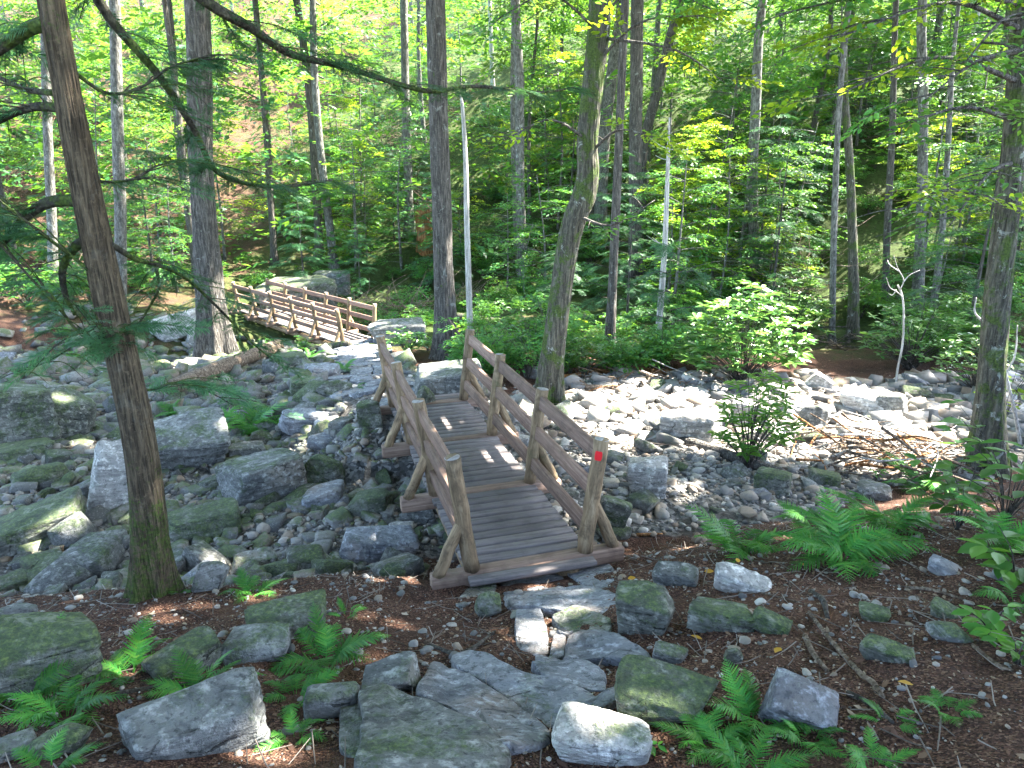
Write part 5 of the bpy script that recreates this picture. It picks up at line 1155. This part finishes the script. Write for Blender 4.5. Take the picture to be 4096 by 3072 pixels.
def fern(u, v, size_px, nf, label, seed=0, lean=None, mat='fern'):
    r = np.random.default_rng(int(u * 3 + v) + seed); p = G(u, v); L = size_px * m_per_px(p) / 1.5
    t = thing('fern', label, 'fern', (p[0], p[1], p[2] - 0.01))
    nf = int(nf * 1.35)
    for k in range(nf):
        a = 6.283 * k / nf + r.normal(0, 0.25) if lean is None else lean + r.normal(0, 0.75)
        o = put('frond', FRO[int(r.integers(4))], M[mat], t, (math.cos(a) * 0.03, math.sin(a) * 0.03, 0), (r.normal(0, 0.3), -r.uniform(0.0, 0.75), a), (L * r.uniform(0.55, 1.1), L * r.uniform(0.55, 1.0), L * r.uniform(0.7, 1.6)))
    return t
FE = [(1010, 2380, 240, 7, 'small fern on the gravel between the hemlock and the bridge'), (690, 2370, 150, 5, 'tiny pale fern beside the hemlock foot'), (1390, 2470, 170, 5, 'pair of small pale fern sprigs near the bridge sill'),
      (1300, 2660, 460, 11, 'large bright fern left of the stone steps'), (1180, 2790, 330, 9, 'dense fern in front of the large bright one'), (520, 2700, 380, 9, 'fern beside the huge smooth boulder'), (800, 2800, 400, 9, 'fern covering the angular tan rock'),
      (100, 2790, 520, 11, 'big fern under the huge smooth boulder'), (260, 2880, 420, 9, 'fern drooping over the round mossy rock'), (1180, 2960, 260, 6, 'sprig of fern by the tip of the long banded rock'), (190, 3080, 330, 7, 'low fern beside the low grey rock'),
      (2960, 2210, 430, 10, 'dark fern at the edge of the gravel right of the bridge'), (3360, 2250, 520, 12, 'broad fern in the middle of the right bank edge'), (3560, 2140, 470, 11, 'tall fern in front of the brush heap'), (3250, 2120, 300, 8, 'fern behind the broad one'), (4010, 2190, 430, 10, 'fern at the foot of the big mossy trunk'),
      (3020, 2900, 430, 9, 'upright fern in front of the flat-faced blue-grey block'), (3230, 2970, 300, 7, 'young fern at the corner of the flat-faced block'), (2850, 2990, 360, 9, 'fern right of the sunlit flat-topped rock'), (3560, 2890, 210, 6, 'little fern in the litter of the right bank'), (3790, 2850, 220, 6, 'little fern next to a pale stone on the right bank'), (3000, 3120, 420, 9, 'fern below the upright one'), (3500, 3080, 300, 7, 'low spreading fern at the lower right bank'),
      (1000, 1735, 330, 10, 'bright fern growing on the sloping slab across the stream'), (880, 1730, 260, 8, 'bright fern at the upper side of the sloping slab'), (1080, 1720, 220, 7, 'fern hanging over the square-topped boulder'), (700, 1670, 190, 7, 'fern tuft at the hemlock side of the sloping slab'),
      (1380, 1480, 120, 7, 'small fern beside the paved path'), (1240, 1440, 130, 7, 'small fern on the fern-topped rock below the far bridge'), (1420, 1560, 110, 6, 'fern tuft between stones left of the paved path'), (3700, 1950, 330, 9, 'fern beside the heap of broken sticks'), (4060, 2420, 300, 7, 'fern behind the small leafy seedling')]
for f in FE: fern(*f)

# ------------------------------------------------------------------ rhododendrons and broad-leaved plants
def rhodo(u, v, hpx, wpx, nwh, label, seed, mat='rhodo', leaf=0.16, thin=1.0, name='rhododendron', cat='rhododendron'):
    r = np.random.default_rng(seed); p = G(u, v); mp = m_per_px(p); h = hpx * mp; wd = wpx * mp / 2; t = thing(name, label, cat, tuple(p)); limbs, P, D = [], [], []
    for k in range(nwh):
        a = r.uniform(0, 6.28); f = r.random() ** 0.5; e = np.array([math.cos(a) * wd * f, math.sin(a) * wd * f * 0.8, h * (1 - 0.55 * f ** 2) * r.uniform(0.35, 1.0)])
        if k % 2 == 0: q = catmull([(r.normal(0, 0.06), r.normal(0, 0.06), -0.05), e * np.array([0.4, 0.4, 0.5]), e], 3); limbs.append((q, np.linspace(0.014, 0.005, len(q))))
        nl = int(r.integers(6, 10)); b = r.uniform(0, 6.28) + np.arange(nl) * 6.283 / nl; P.append(np.repeat(e[None], nl, 0) + r.normal(0, 0.01, (nl, 3))); D.append(np.stack([np.cos(b), np.sin(b), r.uniform(-0.25, 0.55, nl)], -1))
    P = np.concatenate(P); D = np.concatenate(D); put('stems', mesh('stems', *limbs_mesh(limbs, 5), True), M['twig'], t)
    sz = leaf * r.uniform(0.7, 1.2, len(P)); put('leaves', mesh('leaves', *scatter(*LANCE, P, dirs_to_rots(D, r, 0.2), np.stack([sz, sz * 1.25 * thin, sz], -1))), M[mat], t); return t
rhodo(2965, 1535, 420, 500, 170, 'sunlit rhododendron bush with glossy pale leaves behind the white wash', 1100, leaf=0.27)
rhodo(3150, 1380, 330, 300, 90, 'second glossy bush leaning right out of the sunlit rhododendron', 1101, leaf=0.27)
rhodo(2990, 1870, 450, 330, 70, 'slender narrow-leaved shrub growing out of the gravel wash', 1102, 'herb', 0.19, 0.75, 'slender_shrub', 'shrub')
rhodo(1630, 1420, 110, 190, 40, 'small sunlit rhododendron beside the far end of the paved path', 1103, leaf=0.2)
rhodo(2130, 1480, 250, 330, 70, 'dark glossy laurel behind the near bridge railing', 1104, leaf=0.14, name='laurel_bush', cat='laurel')
rhodo(3640, 1480, 330, 420, 120, 'shaded rhododendron thicket behind the bare white sapling', 1105, leaf=0.19)
rhodo(3900, 1560, 300, 300, 80, 'shaded rhododendron beside the big mossy trunk', 1106, leaf=0.17)
rhodo(2330, 1500, 170, 220, 46, 'low glossy bush at the right of the kinked trunk', 1107, leaf=0.14)
rhodo(120, 1230, 190, 360, 80, 'broad dark bush in the shade behind the left boulders', 1108, 'leaf', 0.2, 1.6, 'broad_bush', 'bush')
def herb(u, v, hpx, spread_px, n, label, seed, leaf=0.17, mat='herb', name='leafy_plant'):
    r = np.random.default_rng(seed); p = G(u, v); mp = m_per_px(p); h = hpx * mp; t = thing(name, label, 'plant', tuple(p)); limbs, P, D = [], [], []
    for k in range(n):
        a = r.uniform(0, 6.28); e = np.array([math.cos(a), math.sin(a), 0]) * spread_px * mp * 0.5 * r.random() ** 0.6 + np.array([0, 0, h * r.uniform(0.45, 1)]); q = catmull([(0, 0, -0.03), e * np.array([0.3, 0.3, 0.6]), e], 4); limbs.append((q, np.linspace(0.006, 0.002, len(q))))
        for j in (-1, -3, -5):
            for s in (-1, 1): b = a + s * r.uniform(0.6, 1.3); P.append(q[j]); D.append((math.cos(b), math.sin(b), r.uniform(-0.25, 0.15)))
    P = np.array(P); put('stems', mesh('stems', *limbs_mesh(limbs, 5), True), M['twig'], t)
    put('leaves', mesh('leaves', *scatter(*LEAF8, P, dirs_to_rots(np.array(D), r, 0.2), np.stack([leaf * r.uniform(0.6, 1.1, len(P))] * 3, -1))), M[mat], t); return t
herb(4020, 2080, 430, 760, 16, 'broad-leaved plant spreading its tiers in front of the big mossy trunk', 1120, 0.20)
herb(3830, 2120, 260, 420, 10, 'low broad-leaved plant among the right bank ferns', 1121, 0.17)
herb(4060, 2330, 180, 420, 8, 'long-leaved plant over the grey stone of the right bank', 1122, 0.2)
herb(3960, 2560, 170, 320, 6, 'small leafy seedling with a few wide leaves on the right bank', 1123, 0.12)
herb(4060, 2660, 120, 200, 6, 'tuft of small green leaves behind the last right-bank stone', 1124, 0.07)
herb(3500, 1930, 70, 120, 4, 'tiny bright seedling in front of the brush heap', 1125, 0.08)
herb(2330, 1420, 200, 240, 9, 'leafy sprout hanging beside the kinked trunk foot', 1126, 0.13, 'leaf_lime')
herb(2560, 3000, 60, 140, 6, 'little moss-green sprig in front of the moss-capped boulder', 1127, 0.05, 'fern')
herb(4000, 1720, 330, 300, 12, 'bright sunlit greenery behind the big mossy trunk', 1128, 0.16, 'leaf_lime')

# ------------------------------------------------------------------ fallen wood
def fallen(name, label, cat, pts, R, mat, seg=14, seed=0, zlift=0.0, rough=0.08, group=None):
    P = np.array([G(u, v) + np.array([0, 0, zlift]) if len(q) == 0 else np.array(q) for u, v, *q in pts]) if not isinstance(pts[0], np.ndarray) else np.array(pts)
    R = np.broadcast_to(np.array(R, float), (len(P),)); P = P + np.array([0, 0, 1.0]) * R[:, None] * 0.6; Pc = catmull(P, 6); Rc = np.interp(np.linspace(0, len(P) - 1, len(Pc)), np.arange(len(P)), R); o0 = P[0]
    V, Fs = tube(Pc - o0, Rc, seg, rough, seed); return tag(put(name, mesh(name, V, Fs, True), mat, None, tuple(o0)), label, cat, group)
fallen('fallen_log', 'long bleached log lying in the stream bed below the far bridge', 'log', [(690, 1600), (900, 1510), (1115, 1420)], [0.16, 0.17, 0.18], M['deadwood'], 20, 1, 0.16)
fallen('fallen_log', 'dark fallen log along the front of the sunlit wash', 'log', [(2580, 1740), (2800, 1800), (3130, 1905)], [0.10, 0.10, 0.07], M['bark_dark'], 14, 2)
fallen('fallen_log', 'greenish log lying behind the straight dark trunk', 'log', [(1800, 1290), (2000, 1310), (2180, 1330)], [0.20, 0.19, 0.17], M['bark_moss'], 14, 3)
fallen('fallen_log', 'short sawn log with a pale cut end right of the kinked trunk', 'log', [(2330, 1400), (2430, 1450)], [0.14, 0.14], M['rotten'], 14, 4)
fallen('fallen_log', 'short sunlit log piece at the edge of the wash', 'log', [(2320, 1560), (2455, 1562)], [0.08, 0.075], M['deadwood'], 12, 5)
fallen('fallen_log', 'mossy plank-like log across the water under the far bridge', 'log', [(1150, 1420), (1290, 1400), (1400, 1385)], [0.12, 0.12, 0.1], M['bark_moss'], 12, 6)
fallen('fallen_log', 'yellowish rotten log between the kinked trunk and the wash', 'log', [(2250, 1520), (2500, 1490), (2750, 1500)], [0.08, 0.08, 0.06], M['rotten'], 12, 7)
fallen('fallen_log', 'bare white trunk lying on the far side of the brush heap', 'log', [(3200, 1760), (3450, 1740), (3900, 1700)], [0.07, 0.07, 0.06], M['bark_pale'], 12, 8)
p = G(1700, 1010); V, Fs = tube(catmull([(0, 0, -0.2), (0.03, 0, 0.8), (-0.02, 0, 1.7), (0.1, 0, 2.3)], 6), np.interp(np.linspace(0, 1, 19), [0, 0.3, 0.75, 1], [0.5, 0.42, 0.36, 0.10]), 18, 0.22, 9)
tag(put('tree_stump', mesh('tree_stump', V, Fs, False), M['rotten'], None, tuple(p)), 'tall broken orange stump behind the straight dark trunk', 'stump')
# bare white sapling on the sunlit mossy rock
p = G(3555, 1560); t = thing('bare_sapling', 'bare white sapling with a forked top beside the flat mossy rock', 'sapling', tuple(p)); y0 = p[1]
def limb_px(t, p, uv, R, name, mat, y1=None):
    P = np.array([AY(u, v, y0 + (0 if y1 is None else (y1 - y0) * i / (len(uv) - 1))) for i, (u, v) in enumerate(uv)]) - p; Pc = catmull(P, 5); V, Fs = tube(Pc, np.linspace(R[0], R[1], len(Pc)), 7, 0.08, 3); return put(name, mesh(name, V, Fs, True), mat, t)
limb_px(t, p, [(3585, 1545), (3590, 1480), (3610, 1380), (3615, 1260), (3608, 1180), (3590, 1140)], (0.028, 0.016), 'trunk', BP)
for k, uv in enumerate([[(3608, 1185), (3585, 1165), (3560, 1150), (3545, 1110)], [(3600, 1160), (3615, 1120), (3590, 1070), (3575, 1020)], [(3612, 1130), (3640, 1100), (3680, 1080)], [(3585, 1160), (3570, 1180), (3555, 1175)], [(3597, 1085), (3560, 1060), (3550, 1040)]]): limb_px(t, p, uv, (0.014, 0.004), 'branch', BP, y0 + 0.3 * (k - 2))
# bleached dead limbs leaning on the big right-hand trunk
p = G(3990, 1800); y0 = p[1]; t = thing('dead_branch', 'sunlit bleached forked branch leaning beside the big mossy trunk', 'branch', tuple(p))
limb_px(t, p, [(4085, 1800), (4060, 1650), (4020, 1480), (4005, 1330)], (0.03, 0.02), 'limb', BP); limb_px(t, p, [(4025, 1490), (4060, 1420), (4070, 1300)], (0.018, 0.008), 'limb', BP); limb_px(t, p, [(3935, 1290), (3900, 1250), (3905, 1190)], (0.02, 0.008), 'limb', BP)
# heaps of broken sticks
def heap(u, v, wpx, dpx, hm, n, label, seed, mats):
    r = np.random.default_rng(seed); p = G(u, v); mp = m_per_px(p); t = thing('brush_heap', label, 'brush heap', tuple(p))
    for k in range(n):
        c = np.array([r.normal(0, wpx * mp * 0.28), r.normal(0, dpx), 0]); c[2] = h1(p[0] + c[0], p[1] + c[1]) - p[2] + abs(r.normal(0.12, 0.5)) * hm * math.exp(-(c[0] / (wpx * mp * 0.35)) ** 2)
        L = r.uniform(0.35, 1.5); a = r.normal(0.2, 0.6); d = np.array([math.cos(a), math.sin(a), r.normal(0, 0.28)]); q = catmull([c - d * L / 2, c + r.normal(0, 0.05, 3), c + d * L / 2], 3)
        V, Fs = tube(q, np.linspace(r.uniform(0.008, 0.026), 0.004, len(q)), 6, 0.1, k); put('stick', mesh('stick', V, Fs, True), mats[int(r.integers(len(mats)))], t)
heap(3560, 1850, 640, 0.55, 0.55, 150, 'sunlit heap of broken bleached sticks beside the big mossy trunk', 1200, [M['deadwood'], M['bark_pale'], M['rotten'], M['deadwood']])
heap(3330, 1390, 430, 0.6, 0.6, 70, 'dark heap of dead brush under the slim twiggy trunk', 1201, [M['twig'], M['deadwood'], M['twig']])
heap(2600, 1530, 520, 0.5, 0.25, 50, 'scattered broken sticks between the kinked trunk and the rhododendron', 1202, [M['deadwood'], M['rotten'], M['bark_pale']])
# sticks and roots on the banks
STK = [('long crooked stick lying across the right bank litter', [(3235, 2455), (3330, 2580), (3440, 2700), (3490, 2740), (3530, 2800)], (0.012, 0.012, 0.014, 0.014, 0.01)), ('bent root poking out of the right bank litter', [(3240, 2370), (3290, 2410), (3310, 2480)], (0.016, 0.02, 0.012)), ('mossy stick beside the long crooked one', [(3220, 2550), (3250, 2620), (3310, 2690)], (0.016, 0.016, 0.01)), ('thin straight twig right of the bridge', [(2735, 2335), (2900, 2350), (3080, 2385), (3250, 2430)], (0.006, 0.006, 0.006, 0.004)),
       ('stick resting by the flat-faced block', [(3390, 2780), (3480, 2830), (3570, 2900)], (0.014, 0.013, 0.008)), ('reddish stick below the right ferns', [(3620, 2360), (3720, 2365), (3850, 2400)], (0.013, 0.012, 0.008)), ('dark stick running off under the seedling', [(3860, 2480), (3980, 2470), (4090, 2470)], (0.012, 0.01, 0.008)), ('dead stick on the soil left of the steps', [(1720, 2590), (1850, 2620), (1980, 2530)], (0.014, 0.018, 0.01)), ('second dead stick crossing the one left of the steps', [(1700, 2575), (1790, 2525)], (0.01, 0.008)),
       ('pale root beside the large bright fern', [(1520, 2655), (1640, 2640), (1700, 2660)], (0.014, 0.016, 0.008)), ('pale root curling round the long banded rock', [(470, 2790), (650, 2760), (820, 2740)], (0.016, 0.016, 0.01)), ('thin twig on the litter before the hemlock', [(480, 2600), (640, 2610), (640, 2560)], (0.006, 0.006, 0.005)), ('fallen pole in the gap beside the upright pale slab', [(420, 1780), (450, 1700), (470, 1640)], (0.03, 0.03, 0.025)), ('long bare twig on the moss-striped slab', [(180, 1970), (350, 2000), (540, 2010)], (0.01, 0.01, 0.006)), ('stick wedged under the near bridge', [(1440, 2060), (1560, 2020), (1640, 1990)], (0.02, 0.022, 0.018)),
       ('dark root by the rightmost pale stone', [(3890, 2590), (3980, 2660), (4050, 2690)], (0.012, 0.012, 0.008)), ('light twig lying against the edge of the wash', [(2380, 1580), (2600, 1600), (2760, 1580)], (0.012, 0.012, 0.008)), ('orange splinter of wood behind the bridge brace', [(2545, 2145), (2650, 2140)], (0.022, 0.012))]
for k, (lab, uv, R_) in enumerate(STK): fallen('fallen_stick', lab, 'stick', uv, R_, [M['deadwood'], M['twig'], M['deadwood']][k % 3] if 'orange' not in lab else M['rotten'], 7, 60 + k, 0.0, 0.12)
for k, (u, v, s) in enumerate([(2815, 2300, 0.035), (2950, 2265, 0.028), (2808, 2575, 0.032), (3120, 2610, 0.03), (2395, 1935, 0.035), (2510, 2330, 0.03), (3210, 2276, 0.022), (3650, 2765, 0.03)]):
    p = G(u, v); o = put('fallen_leaf', mesh('fallen_leaf', *[LEAF8[0] * 1.0, LEAF8[1]]), M['yellow'], None, (p[0], p[1], p[2] + 0.03), (0.2, -0.1, k * 1.3), (s * 2.2, s * 2.6, s * 2))
    tag(o, 'single yellow leaf fallen on the bank', 'leaf', 'yellow fallen leaves')
r = np.random.default_rng(77); parts = []
x, y = bank_points(1000, r, 2.0, 7.4); k = ~near_deck(x, y); x, y = x[k], y[k]; z = H(x, y)
for i in range(len(x)):
    a = r.uniform(0, 6.28); L = r.uniform(0.03, 0.16); d = np.array([math.cos(a), math.sin(a), 0]) * L; p_ = np.array([x[i], y[i], z[i] + 0.012])
    parts.append(tube(np.array([p_ - d, p_ + r.normal(0, 0.006, 3), p_ + d + np.array([0, 0, r.uniform(0, 0.03)])]), [0.0035, 0.003, 0.0015], 4, 0, 0, False))
y = r.uniform(9.5, 15.5, 420); x = r.uniform(0.5, 9.5, 420); z = H(x, y)
for i in range(len(x)):
    a = r.normal(0.2, 0.7); L = r.uniform(0.06, 0.4); d = np.array([math.cos(a), math.sin(a), 0]) * L; p_ = np.array([x[i], y[i], z[i] + 0.05])
    parts.append(tube(np.array([p_ - d, p_ + r.normal(0, 0.01, 3), p_ + d + np.array([0, 0, r.uniform(0, 0.08)])]), [0.008, 0.007, 0.003], 4, 0, 0, False))
V, Fs = join(parts); tag(put('twig_litter', mesh('twig_litter', V, Fs), M['brush']), 'thin dry twigs strewn over the banks and the wash', 'twigs', kind='stuff')
for t in SAP + HEMS + SHR + BRU + TALL:
    if id(t) not in used:
        for c in list(t.children): bpy.data.objects.remove(c)
        bpy.data.objects.remove(t)
